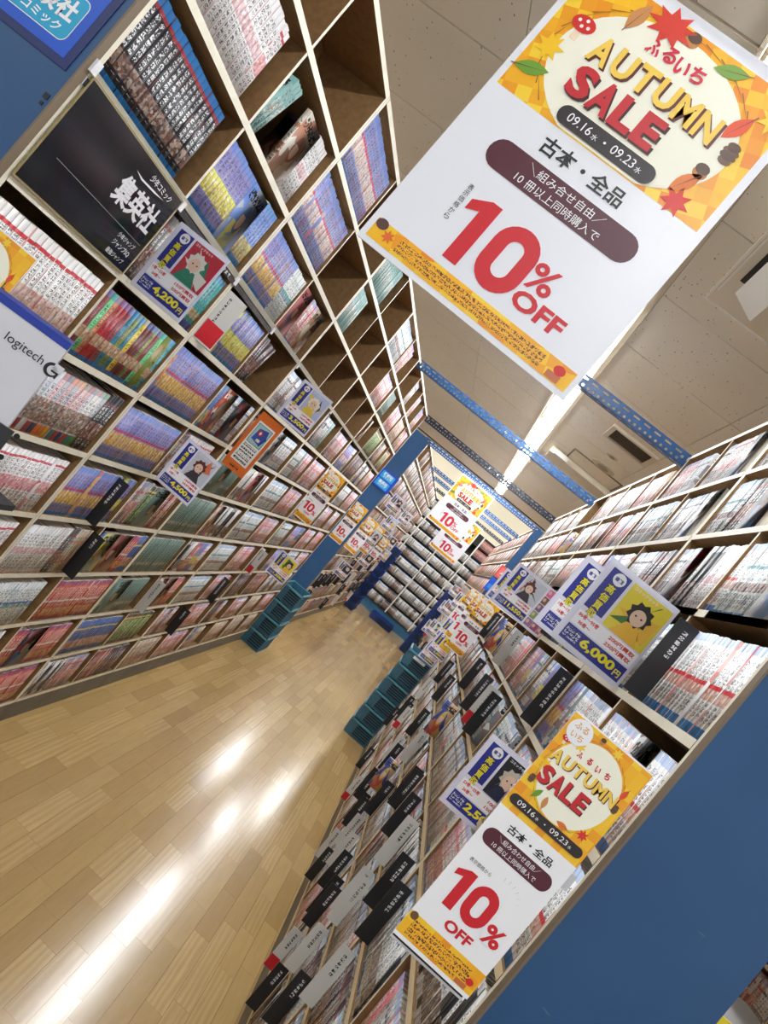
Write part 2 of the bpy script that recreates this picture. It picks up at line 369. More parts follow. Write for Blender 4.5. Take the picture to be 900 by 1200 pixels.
ce = MB(); ZC = EYE+CEIL*S
ce.box((-5, -2.5, ZC+.02), (5, 12.4*S, ZC+.14), flat((70, 62, 50), .8)); ceiling = ce.build('ceiling'); tag(ceiling, 'pitted beige ceiling tiles with lamp strip', kind='structure')
TW = .594
tm = MB().box((.0015, .0015, 0), (TW-.0015, TW-.0015, .018), M_TILE).mesh('ceiling_tile')
# strip for lamps at x -.2325..-.04 (units)
sx0, sx1 = -.2325*S, -.04*S
for i in list(range(-4, 0))+list(range(0, 4)):
    x0 = sx1 + i*TW if i >= 0 else sx0 + i*TW
    for k in range(-2, 18):
        y0 = 1.675*1.5*S + (k-3)*.5995
        if y0+TW > 12.4*S: continue
        link('ceiling_tile', tm, ceiling, (x0, y0, ZC))
MB().box((sx0, -4, ZC-.004), (sx0+.012, 12.4*S, ZC+.019), M_STRIP).box((sx1-.012, -4, ZC-.004), (sx1, 12.4*S, ZC+.019), M_STRIP).box((sx0+.012, -4, ZC+.014), (sx1-.012, 12.4*S, ZC+.019), M_STRIP).build('lamp_strip', ceiling)
# higher ceiling beyond and end wall
mb = MB(); mb.box((-5, 12.4*S, EYE+2.15*S), (5, 16.4, EYE+2.2*S), M_CREAM); mb.box((-5, 12.4*S-.01, ZC+.0), (5, 12.4*S, EYE+2.15*S), M_CREAM)
tag(mb.build('ceiling_far'), 'raised cream ceiling over the end wall', kind='structure')
tag(MB().box((-5, 17.3*S, 0), (5, 17.3*S+.1, EYE+2.2*S), M_CREAM).build('wall_back'), 'cream end wall above the shelves', kind='structure')
# lamps
nl = 0
tube_me = {}
for rx, segs in LAMP_ROWS:
    for (a, b) in segs:
        L_ = (b-a)*S
        t = empty('ceiling_lamp', (rx*S, (a+b)/2*S, ZC))
        tag(t, f'lit strip lamp over the aisle, {ORD[segs.index((a, b))]} from behind the camera' if rx == -.137 else f'lit strip lamp over the {"left" if rx < 0 else "right"} side aisle, {ORD[segs.index((a, b))]} in line', 'lamp', 'fluorescent lamps in the aisle strip' if rx == -.137 else 'fluorescent lamps over the side aisles')
        MB().box((-.06, -L_/2, .002), (.06, L_/2, .0135), flat((232, 230, 224), .4)).build('housing', t)
        m = MB(); m.box((-.036, -L_/2+.02, -.011), (.036, L_/2-.02, .0018), M_TUBE); m.build('tube', t.children[0])
for k, (x_, y_) in enumerate(((-.9, 13.2), (.3, 13.2), (-.9, 15.0), (.3, 15.0), (-3.2, 14.0), (2.6, 14.0))):  # added lamps, out of view, to brighten the dark far end
    t = empty('ceiling_lamp', (x_*S, y_*S, EYE+2.15*S)); tag(t, f'added unseen tube lamp on the raised end ceiling, {ORD[k]} of its group', 'lamp', 'added lamps on the raised ceiling')
    MB().box((-.06, -.6, -.03), (.06, .6, .0), flat((232, 230, 224), .4)).build('housing', t)
    MB().tube((0, -.58, -.07), (0, .58, -.07), .038, M_TUBE, 12).build('tube', t.children[0])
# ------------------------------------------------------------------ slotted beams
def beam(name, x0, x1, Y, z, mat, label, flange=True, wid=.055):
    x0 *= S; x1 *= S; L_ = x1-x0
    bm = bmesh.new(); pitch = .05; n = int(L_/pitch)
    t = empty(name, (x0, Y*S, EYE+z*S)); tag(t, label, 'beam')
    def plate(hh, holes):
        bm = bmesh.new()
        # module by module: outline with holes, filled, then thickened
        for k in range(n+1):
            a = k*pitch; b = min(a+pitch, L_)
            if b-a < .005: continue
            def ring(pts):
                vs = [bm.verts.new(p) for p in pts]; return [bm.edges.new((vs[i], vs[(i+1) % len(vs)])) for i in range(len(vs))]
            es = ring([(a, 0, 0), (b, 0, 0), (b, 0, -hh), (a, 0, -hh)])
            if b-a > pitch*.9:
                for (cx, cz, rw, rh) in holes:
                    pts = []
                    for q in range(10):
                        th = 2*PI*q/10; px = math.cos(th)*rh; pz = math.sin(th)*rh
                        px += (rw-rh)*(1 if px > 0 else -1) if rw > rh else 0
                        pts.append((a+cx*pitch+px, 0, -cz*hh+pz))
                    es += ring(pts)
            bmesh.ops.triangle_fill(bm, use_beauty=True, edges=es, use_dissolve=False)
        # drop faces that fill holes: triangle_fill of nested rings leaves holes open
        bmesh.ops.remove_doubles(bm, verts=bm.verts, dist=.0001)
        r = bmesh.ops.extrude_face_region(bm, geom=bm.faces[:])
        for v in [g for g in r['geom'] if isinstance(g, bmesh.types.BMVert)]: v.co.y += .002
        bmesh.ops.recalc_face_normals(bm, faces=bm.faces)
        me = bpy.data.meshes.new('plate'); bm.to_mesh(me); bm.free(); me.materials.append(mat); return me
    link('front_plate', plate(wid, [(.5, .26, .015, .0042), (.2, .74, .006, .006), (.7, .74, .006, .006)]), t)
    o = link('bottom_flange', plate(.038, [(.5, .5, .012, .006)]), t, (0, 0, -wid+.001)); o.rotation_euler = (PI/2*1, 0, 0)
    bolt = MB()
    for kx in (.04, L_-.04, L_*.5, L_*.52+.06):
        bolt.tube((kx, .0, -wid*.5), (kx, -.006, -wid*.5), .007, M_BOLT, 8)
    bolt.build('bolt', [q for q in t.children if q.name.startswith('front_plate')][0])
    return t
XL, XR = -1.1, .495
beam('slotted_beam', XL-.02, XR+.02, 3.29, 1.062, M_BEAM, 'blue slotted steel beam nearest the camera, behind the large hanging sheet')
beam('slotted_beam', XL-.02, XR+.02, 5.33, 1.062, M_BEAM, 'blue slotted steel beam crossing under the lamp, second from the camera')
beam('slotted_beam', XL-.02, XR+.02, 7.26, 1.062, M_BEAM_DK, 'slotted steel beam with backlit shade painted blue-black, third from the camera', wid=.06)
beam('slotted_beam', XL-.06, XR+.06, 8.66, 1.055, M_BEAM, 'blue slotted beam over the start of the far shelves')
beam('slotted_beam', XL-.02, XR+.02, 10.87, 1.055, M_BEAM, 'upper of two thin blue beams before the end wall')
beam('slotted_beam', XL-.02, XR+.02, 12.03, 1.055, M_BEAM, 'lower of two thin blue beams before the end wall')
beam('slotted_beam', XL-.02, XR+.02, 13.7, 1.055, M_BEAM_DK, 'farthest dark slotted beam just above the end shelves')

# ------------------------------------------------------------------ shelving
Y0, CW = 1.27, .495
ZB = [-1.70+.2486*j for j in range(12)]; ZB[11] = 1.035
BT = .017; DEP = .235
def cell_z(j): return EYE+ZB[j]*S+BT/2
def unit_meshes(lo, hi, ncol, edge):
    """parts of a bookcase in local coordinates: x 0 is the front, the case goes to -x, y along the aisle, z from the floor"""
    W_ = CW*S*ncol; z0 = EYE+ZB[lo]*S; z1 = EYE+ZB[hi]*S
    out = []
    sp = MB().box((-DEP, 0, z0-BT/2), (0, .012, z1+BT/2), M_MDF, ('+x',), M_EDGE).mesh('side_panel')
    out += [('side_panel', sp, (0, 0.0005, 0)), ('side_panel', sp, (0, W_-.0125, 0))]
    dv = MB().box((-DEP+.006, -.005, z0+BT/2), (-.0004, .005, z1-BT/2), M_MDF, ('+x',), M_EDGE).mesh('divider')
    for c in range(1, ncol): out.append(('divider', dv, (0, c*CW*S, 0)))
    sb = MB().box((-DEP+.006, .0125, -BT/2), (.001, W_-.0125, BT/2), M_MDF, ('+x',), edge).mesh('shelf_board')
    sb2 = MB().box((-DEP+.006, .0125, -BT/2), (.001, W_-.0125, BT/2), M_MDF, ('+x',), M_EDGE).mesh('shelf_board')
    for j in range(lo, hi+1): out.append(('shelf_board', sb2 if j >= 6 else sb, (0, 0, EYE+ZB[j]*S)))
    out.append(('back_panel', MB().box((-DEP, .0125, z0), (-DEP+.005, W_-.0125, z1), M_MDF).mesh('back_panel'), (0, 0, 0)))
    if lo == 0: out.append(('kick_board', MB().box((-.016, 0.001, 0), (-.003, W_-.001, z0-BT/2), M_KICK).mesh('kick_board'), (0, 0, 0)))
    return out
U_LO = unit_meshes(0, 8, 2, M_EDGE); U_LO_R = unit_meshes(0, 8, 2, M_EDGE_OAK); U_HI = unit_meshes(8, 11, 2, M_EDGE)
def place_case(parts, X, Ystart, side, label, group):
    if side == 'left': t = empty('bookcase', (X*S, Ystart*S, 0), 0)
    else: t = empty('bookcase', (X*S, (Ystart+CW*2)*S, 0), PI)
    tag(t, label, 'bookcase', group)
    for nm, me, loc in parts: link(nm, me, t, loc)
    return t
for side, X in (('left', XL), ('right', XR)):
    for u in range(6):
        place_case(U_LO if side == 'left' else U_LO_R, X, Y0+u*2*CW, side, f'{ORD[u]} tall comic bookcase from the camera in the {side} row', 'comic bookcases along the aisle')
        up = place_case(U_HI, X, Y0+u*2*CW, side, f'{ORD[u]} upper add-on bookcase from the camera on top of the {side} row', 'upper bookcases along the aisle')
        up.location.z += BT+.001 if False else 0
    for u in range(7):
        place_case(U_LO, X, 8.68+u*2*CW, side, f'{ORD[u]} lower bookcase of the far {side} row beyond the gap', 'far bookcases')
        place_case(U_HI, X, 8.68+u*2*CW, side, f'{ORD[u]} top bookcase of the far {side} row beyond the gap', 'far bookcases')
# blue end panels
def end_panel(x0, x1, Y, label):
    z1 = EYE+1.045*S
    t = empty('end_panel', ((x0+x1)/2*S, Y*S, 0)); tag(t, label, 'panel')
    w_ = (x1-x0)*S/2
    MB().box((-w_, -.018, 0), (w_, 0, z1), M_BLUE).build('painted_board', t)
    MB().box((-w_-.0015 if x0 > 0 else w_-.0025, -.0185, 0), (-w_+.0025 if x0 > 0 else w_+.0015, .0, z1), flat((120, 104, 84), .6)).build('edge_strip', t)
end_panel(XL-.275, XL, Y0-.001, 'blue end panel at the near end of the left bookcases')
end_panel(XR, XR+.275, Y0-.001, 'blue end panel at the near end of the right bookcases')
end_panel(XL-.275, XL, 8.679, 'blue end panel of the far left bookcases behind teal crates')
end_panel(XR, XR+.275, 8.679, 'blue end panel of the far right bookcases')
# plate at the very end of the first run
for nm, a, b in (('left', XL-.27, XL), ('right', XR, XR+.27)):
    o = MB().box((a*S, (Y0+12*CW)*S+.001, 0), (b*S, (Y0+12*CW)*S+.014, EYE+1.04*S), M_BLUE).build('end_panel'); tag(o, f'blue board closing the far end of the first {nm} bookcases', 'panel')

# ---- fill the cells
def fill(side, c, j, segs, Yrun=Y0, X=None, far=False):
    """segs seen from the aisle left to right: (style, n) spines, ('gap', metres), ('face', style, n), ('lean', style, n)"""
    X = X if X is not None else (XL if side == 'left' else XR)
    if side == 'left': al = Vector((0, 1, 0)); dp = Vector((-1, 0, 0)); ys = (Yrun+c*CW)*S+.0135; sg = 1
    else: al = Vector((0, -1, 0)); dp = Vector((1, 0, 0)); ys = (Yrun+(c+1)*CW)*S-.0135; sg = -1
    wmax = CW*S-.021 if c % 2 == 0 or True else 0
    z = cell_z(j)+.0004; x = 0.0; up = Vector((0, 0, 1)); cell = (side, c, j, far)
    for sgm in segs:
        k = sgm[0]
        if k == 'gap': x += sgm[1]; continue
        if k == 'face':
            s = sgm[1]; n = sgm[2] if len(sgm) > 2 else 1; w_ = .113
            if x+w_ > wmax: break
            for q in range(n):
                off = .004 + (q)*.016
                add_book(Vector((X*S, ys, z))+al*x+dp*off, al, dp, up, w_, .174, .015, s, 1, cell)
            x += w_+.002; continue
        if k == 'lean':
            s = sgm[1]; n = sgm[2]; th = .30
            a2 = (al*math.cos(th)+up*-math.sin(th)); u2 = (up*math.cos(th)+al*math.sin(th))
            t = ST[s]['t']
            for q in range(n):
                o = Vector((X*S, ys, z))+al*(x+q*t/math.cos(th))+dp*(.012+rnd.random()*.01) + up*(t*math.sin(th)+.001)
                add_book(o, a2, dp, u2, t, .172, .113, s, 0, cell)
            x += n*t/math.cos(th)+.055; continue
        s, n = k, sgm[1]; t0 = ST[s]['t']
        hh = .174 if rnd.random() < .8 else .181
        for q in range(n):
            t = t0*rnd.uniform(.94, 1.06)
            if x+t > wmax: break
            off = .004+rnd.random()*.003 + (rnd.random() < .02)*.01
            add_book(Vector((X*S, ys, z))+al*x+dp*off, al, dp, up, t-.0004, hh+rnd.uniform(-.0015, .0015), .113, s, 0, cell)
            x += t
G = 'gap'; FC = 'face'; LN = 'lean'
LEFT = {
 (0, 10): [], (1, 10): [], (2, 10): [('lilac', 30)], (3, 10): [], (4, 10): [('mint', 20), (G, .1)], (5, 10): [], (6, 10): [('whiteteal', 24)], (7, 10): [('pink', 9), (LN, 'pink', 3)], (8, 10): [], (9, 10): [('grey', 11)], (10, 10): [('pink', 9)], (11, 10): [('skyblue', 5), ('pink', 9)],
 (0, 9): [('whiteset', 17), ('whitered', 2)], (1, 9): [(LN, 'mint', 3), (G, .06), (FC, 'beige'), ('whiteset', 5)], (2, 9): [('lilac', 30)], (3, 9): [], (4, 9): [('mint', 12)], (5, 9): [], (6, 9): [], (7, 9): [('pink', 20)], (8, 9): [('sage', 14)], (9, 9): [('pink', 20)], (10, 9): [('beige', 20)], (11, 9): [('maroon', 12), ('pink', 8)],
 (0, 8): [('blackblue', 17)], (1, 8): [('lime', 9), (FC, 'skyblue', 2), ('skyblue', 5)], (2, 8): [('purple', 15), ('striped', 7)], (3, 8): [(FC, 'pink', 2), ('pink', 6), (FC, 'beige')], (4, 8): [], (5, 8): [], (6, 8): [], (7, 8): [], (8, 8): [(FC, 'dragon', 2), ('beige', 3)], (9, 8): [('circles', 18)], (10, 8): [('dark', 9), ('beige', 8)], (11, 8): [('circles', 9), ('maroon', 5)],
 (0, 7): [], (1, 7): [('dark', 4), ('teals', 16)], (2, 7): [(G, .1), ('purple', 3), (G, .03), ('lime', 13)], (3, 7): [('dark', 3), (LN, 'dark', 4)], (4, 7): [('white', 6), ('dark', 2), ('white', 4), ('lilac', 8)], (5, 7): [('lilac', 12)], (6, 7): [('dark', 3), ('white', 9), ('mint', 4)], (7, 7): [('dark', 4), ('pink', 16)], (8, 7): [('dark', 4), ('lilac', 12), ('white', 4)], (9, 7): [('dark', 20)], (10, 7): [('white', 6), ('dark', 6), ('white', 8)], (11, 7): [('beige', 8), ('pink', 10)],
 (0, 6): [('spiral', 22)], (1, 6): [('multi', 20)], (2, 6): [(G, .03), ('purple', 20)], (3, 6): [('skyblue', 3), (FC, 'dragon'), ('white', 3), (FC, 'blackblue'), ('white', 3)], (4, 6): [(G, .1), ('beige', 6)], (5, 6): [(FC, 'white', 3), ('white', 14)], (6, 6): [('whiteteal', 10), ('sage', 3), ('pink', 8)], (7, 6): [('pink', 20)], (8, 6): [('white', 20)], (9, 6): [('white', 8), ('dark', 10)], (10, 6): [('white', 20)], (11, 6): [('pink', 20)],
 (0, 5): [('whiteset', 20)], (1, 5): [('mixed', 15), ('dark', 4)], (2, 5): [('purple', 22)], (3, 5): [('dark', 3), ('whitered', 14)], (4, 5): [('sage', 7), (FC, 'sage'), ('sage', 7)], (5, 5): [('zebra', 8), (FC, 'pink'), ('zebra', 5)], (6, 5): [('whiteteal', 22)], (7, 5): [('pink', 8), ('dragon', 3), ('pink', 8)], (8, 5): [('white', 9)], (9, 5): [('white', 20)], (10, 5): [('white', 8), ('pink', 10)], (11, 5): [('white', 8), ('pink', 8)],
 (1, 4): [('whitered', 20)], (2, 4): [('purple', 15), (G, .05), ('lime', 3)], (3, 4): [('greyred', 6), ('circles', 3), (FC, 'sage'), ('maroon', 6)], (4, 4): [('sage', 22)], (5, 4): [(FC, 'dragon'), ('zebra', 14)], (6, 4): [('whiteteal', 22)], (7, 4): [('pink', 20)], (8, 4): [('circles', 4), ('white', 14)], (9, 4): [('lilac', 12), ('blueyel', 8)], (10, 4): [('pink', 20)], (11, 4): [('pink', 12), ('dragon', 5)],
 (1, 3): [('whitered', 20)], (2, 3): [('whiteset', 14), ('dark', 2), ('beige', 5)], (3, 3): [(G, .04), (FC, 'lime'), (FC, 'maroon', 3), ('dragon', 4), ('blueyel', 4)], (4, 3): [('sage', 22)], (5, 3): [('zebra', 8), ('dragon', 4), ('lime', 4), ('pink', 3)], (6, 3): [('whiteteal', 20)], (7, 3): [('maroon', 4), ('pink', 14)], (8, 3): [('dark', 5), ('white', 3)], (9, 3): [('lilac', 9), ('white', 5)], (10, 3): [('white', 20)], (11, 3): [('pink', 20)],
 (2, 2): [('bluegreen', 20)], (3, 2): [('dragon', 23)], (4, 2): [('sage', 3), (FC, 'sage'), ('sage', 10)], (5, 2): [(G, .03), (FC, 'dragon'), (FC, 'maroon'), ('dragon', 6)], (6, 2): [('whiteteal', 20)], (7, 2): [('pink', 14), ('maroon', 3)], (8, 2): [('dark', 16)], (9, 2): [('maroon', 20)], (10, 2): [('white', 6), ('dark', 6), ('white', 6)], (11, 2): [('white', 20)],
 (2, 1): [('whiteset', 20)], (3, 1): [('dragon', 5), (FC, 'blackblue'), ('dragon', 10)], (4, 1): [('blueyel', 22)], (5, 1): [('circles', 16)], (6, 1): [('pink', 6), ('dark', 3), ('pink', 3)], (7, 1): [('maroon', 5), ('pink', 12)], (8, 1): [('dark', 10), ('pink', 5)], (9, 1): [('pink', 18)], (10, 1): [('beige', 18)], (11, 1): [('pink', 18)],
 (2, 0): [('dragon', 20)], (3, 0): [('dragon', 22)], (4, 0): [('zebra', 10), ('greyred', 12)], (5, 0): [('maroon', 10), ('dark', 10)], (6, 0): [('beige', 20)], (7, 0): [('pink', 20)], (8, 0): [('blueyel', 6), ('beige', 8)], (9, 0): [('beige', 18)], (10, 0): [('beige', 18)], (11, 0): [('beige', 18)],
}
RIGHT = {
 (1, 10): [('white', 8), ('dark', 4)], (2, 10): [('white', 4), ('whitered', 8), (FC, 'white')], (3, 10): [('pink', 10), ('white', 8)], (4, 10): [('pink', 10), ('beige', 8)], (5, 10): [('white', 20)], (6, 10): [('whitered', 20)], (7, 10): [], (8, 10): [('whiteteal', 18)], (9, 10): [('grey', 18)],
 (0, 9): [('dark', 18)], (1, 9): [('whiteteal', 8), ('dark', 5), (FC, 'blackblue')], (2, 9): [('white', 13), (FC, 'white')], (3, 9): [('whiteteal', 20)], (4, 9): [('pink', 10), ('multi', 3), ('whitered', 5)], (5, 9): [('maroon', 6), ('dark', 8)], (6, 9): [('white', 18)], (7, 9): [('blueyel', 10)], (8, 9): [('pink', 18)],
 (0, 8): [('bluefoot', 3), ('whiteteal', 9), (FC, 'white'), ('whitered', 7)], (1, 8): [('white', 5), (FC, 'blackblue'), ('zebra', 6), ('whiteset', 5)], (2, 8): [('white', 12), ('dark', 8)], (3, 8): [('lilac', 4), ('zebra', 5), ('lilac', 4), ('whitered', 7)], (4, 8): [('pink', 20)], (5, 8): [('greyred', 20)], (6, 8): [('whiteteal', 20)], (7, 8): [('white', 18)],
 (0, 7): [(G, .03), ('bluefoot', 24)], (1, 7): [('white', 20)], (2, 7): [('grey', 22)], (3, 7): [('white', 18)], (4, 7): [('grey', 18)],
 (0, 6): [('bluefoot', 10), (G, .02), (FC, 'white'), ('bluefoot', 7)], (1, 6): [('purple', 5), ('whiteteal', 4), ('bluefoot', 12)], (2, 6): [('white', 6), ('lime', 4), ('pink', 4), (FC, 'blackblue'), ('white', 3)], (3, 6): [('dark', 3), ('pink', 8), ('lime', 3), ('white', 5)], (4, 6): [('white', 6), ('pink', 14)], (5, 6): [('grey', 16)],
 (0, 5): [('bluefoot', 22)], (1, 5): [('bluefoot', 8), ('whiteset', 10)], (2, 5): [('whiteteal', 10), ('white', 8)], (3, 5): [('white', 8), ('whiteteal', 6)],
}
for (c, j), segs in LEFT.items(): fill('left', c, j, segs)
gen = ['grey', 'greyred', 'grey', 'white', 'whiteset', 'pink', 'grey', 'whiteteal', 'white', 'zebra', 'bluefoot', 'dark']
for c in range(12):
    for j in range(11):
        if (c, j) in RIGHT: fill('right', c, j, RIGHT[(c, j)])
        elif c == 0 and j > 9: continue
        else:
            segs = []; k = 0
            while k < 26:
                n = rnd.choice((4, 6, 9, 12)); segs.append((rnd.choice(gen), n)); k += n
            if rnd.random() < .12: segs = segs[:1]+[(FC, rnd.choice(('dark', 'white', 'dragon')))]+segs[1:]
            fill('right', c, j, segs)
gen2 = ['grey', 'greyred', 'dark', 'white', 'zebra', 'grey', 'maroon']
gen3 = ['greyred', 'dark', 'maroon', 'circles', 'beige', 'dark']
for side in ('left', 'right'):
    for c in range(14):
        for j in range(11):
            if side == 'left' and j == 10 and c in (0, 2): fill(side, c, j, [('white', 6)], 8.68, far=True); continue
            g_ = gen2 if (j > 6) else gen3
            if side == 'right': g_ = ['white', 'pink', 'grey', 'greyred', 'maroon']
            segs = []; k = 0
            while k < 26:
                n = rnd.choice((5, 8, 13)); segs.append((rnd.choice(g_), n)); k += n
            fill(side, c, j, segs, 8.68, far=True)

for c in range(4):
    for j in range(8): fill('right', c, j, [(rnd.choice(gen), 9), (rnd.choice(gen3), 9), (rnd.choice(gen), 9)], 2.0, 2.3, True)
# ---- end wall rack
YE = 16.75; RW = .66
rack_rows = [-1.60+.245*k for k in range(11)]
M_RACKEDGE = flat((226, 224, 216), .5); M_RACKDK = flat((26, 24, 22), .7)
for u in range(5):
    xa = -1.75+u*RW
    t = empty('wall_rack', (xa*S, YE*S, 0)); tag(t, f'{ORD[u]} bay from the left of the magazine rack on the end wall', 'bookcase', 'racks along the end wall')
    W_ = RW*S
    sp = MB().box((0, 0, EYE-1.62*S), (.012, .3, EYE+1.12*S), M_MDF, ('-y',), M_RACKEDGE).mesh('side_panel')
    link('side_panel', sp, t, (0.0005, 0, 0)); link('side_panel', sp, t, (W_-.0125, 0, 0))
    sb = MB().box((.0125, .0, -.01), (W_-.0125, .3, .008), M_RACKDK).mesh('shelf_board')
    for z in rack_rows: link('shelf_board', sb, t, (0, 0, EYE+z*S))
    link('back_panel', MB().box((.0125, .3, EYE-1.62*S), (W_-.0125, .305, EYE+1.12*S), M_RACKDK).mesh('back_panel'), t)
    link('kick_board', MB().box((0, .02, 0), (W_, .035, EYE-1.62*S), flat((34, 84, 116), .5)).mesh('kick_board'), t)
    for k, z in enumerate(rack_rows):
        x = .014; zz = EYE+z*S+.0085
        while x < W_-.03:
            s = rnd.choice(['rack', 'rack', 'rack', 'grey', 'dark', 'rack', 'white'])
            if k > 8 and u >= 3: s = 'brick'
            if k > 8 and u in (1, 2) and rnd.random() < .75: x += .15; continue
            n = rnd.choice((4, 8, 12))
            for q in range(n):
                tt = ST[s]['t']*rnd.uniform(.9, 1.1)
                if x+tt > W_-.0135: x = 9; break
                add_book(Vector((xa*S+x, YE*S+.01+rnd.random()*.01, zz)), (1, 0, 0), (0, 1, 0), (0, 0, 1), tt-.0003, .165, .12, s, 0, None); x += tt

# ---- choose the individuals
def project(p):
    v = p-Vector((0, 0, EYE)); z = v.dot(f_)
    if z < .05: return None
    return 450+F_PX*v.dot(r_)/z, 600-F_PX*v.dot(u_)/z
def size_px(b):
    o = b['o']; a = project(o); c = project(o+b['al']*b['t']); e = project(o+b['up']*b['h'])
    if not a or not c or not e: return 0
    m = project(o+b['up']*b['h']*.5+b['al']*b['t']*.5)
    if not (0 < m[0] < 900 and 0 < m[1] < 1200): return 0
    return abs((c[0]-a[0])*(e[1]-a[1])-(c[1]-a[1])*(e[0]-a[0]))
for b in BOOKS: b['px'] = size_px(b) if b['cell'] and not b['cell'][3] else 0
order = sorted(range(len(BOOKS)), key=lambda i: -BOOKS[i]['px'])
# spines that show largest, plus the covers turned to the aisle
covers = [i for i in order if BOOKS[i]['front'] == 1 and BOOKS[i]['px'] > 60][:45]
spines = [i for i in order if BOOKS[i]['front'] == 0][:300]
chosen = set(covers) | set(spines)
def colname(c):
    r, g, b = c; mx, mn = max(c), min(c)
    if mx-mn < 26: return 'white' if mn > 205 else 'pale grey' if mn > 150 else 'grey' if mn > 70 else 'black'
    h = (60*((g-b)/(mx-mn)) if mx == r else 60*((b-r)/(mx-mn))+120 if mx == g else 60*((r-g)/(mx-mn))+240) % 360
    for lim, nm in ((15, 'red'), (42, 'orange'), (68, 'yellow'), (100, 'olive'), (165, 'green'), (200, 'teal'), (235, 'blue'), (285, 'purple'), (335, 'pink'), (361, 'red')):
        if h < lim: return ('dark ' if mx < 110 else 'pale ' if mx-mn < 60 and mn > 150 else '')+nm
cellpos = {}
for i in chosen: cellpos.setdefault(BOOKS[i]['cell'], []).append(i)
nth = lambda k: f"{k}{'th' if 10 < k % 100 < 14 else {1: 'st', 2: 'nd', 3: 'rd'}.get(k % 10, 'th')}"
for cell, ids in cellpos.items():
    side, c, j, _ = cell; allc = sorted([q for q, b in enumerate(BOOKS) if b['cell'] == cell], key=lambda q: (BOOKS[q]['o'].dot(BOOKS[q]['al']), BOOKS[q]['o'].dot(BOOKS[q]['dp'])))
    for i in ids:
        b = BOOKS[i]; k = allc.index(i)+1; o = link('comic_book', near_book_mesh(b, 'comic_book'), None, b['o'])
        q = f"{colname(b['base'])} comic" + (' cover' if b['front'] else ' spine')
        tag(o, f'{q}, {ORD[k-1]} from left, {ORD[c]} bay, {ORD[j]} row up, {side} shelves', 'comic', f"{ST[b['s']]['desc']}s, {side} shelves bay {c+1} row {j+1}")
rest_ = [b for i, b in enumerate(BOOKS) if i not in chosen]
o = link('comic_books', book_mesh(rest_, 'comic_books')); tag(o, 'remaining comics packed in rows on the farther shelves', 'comics', kind='stuff')

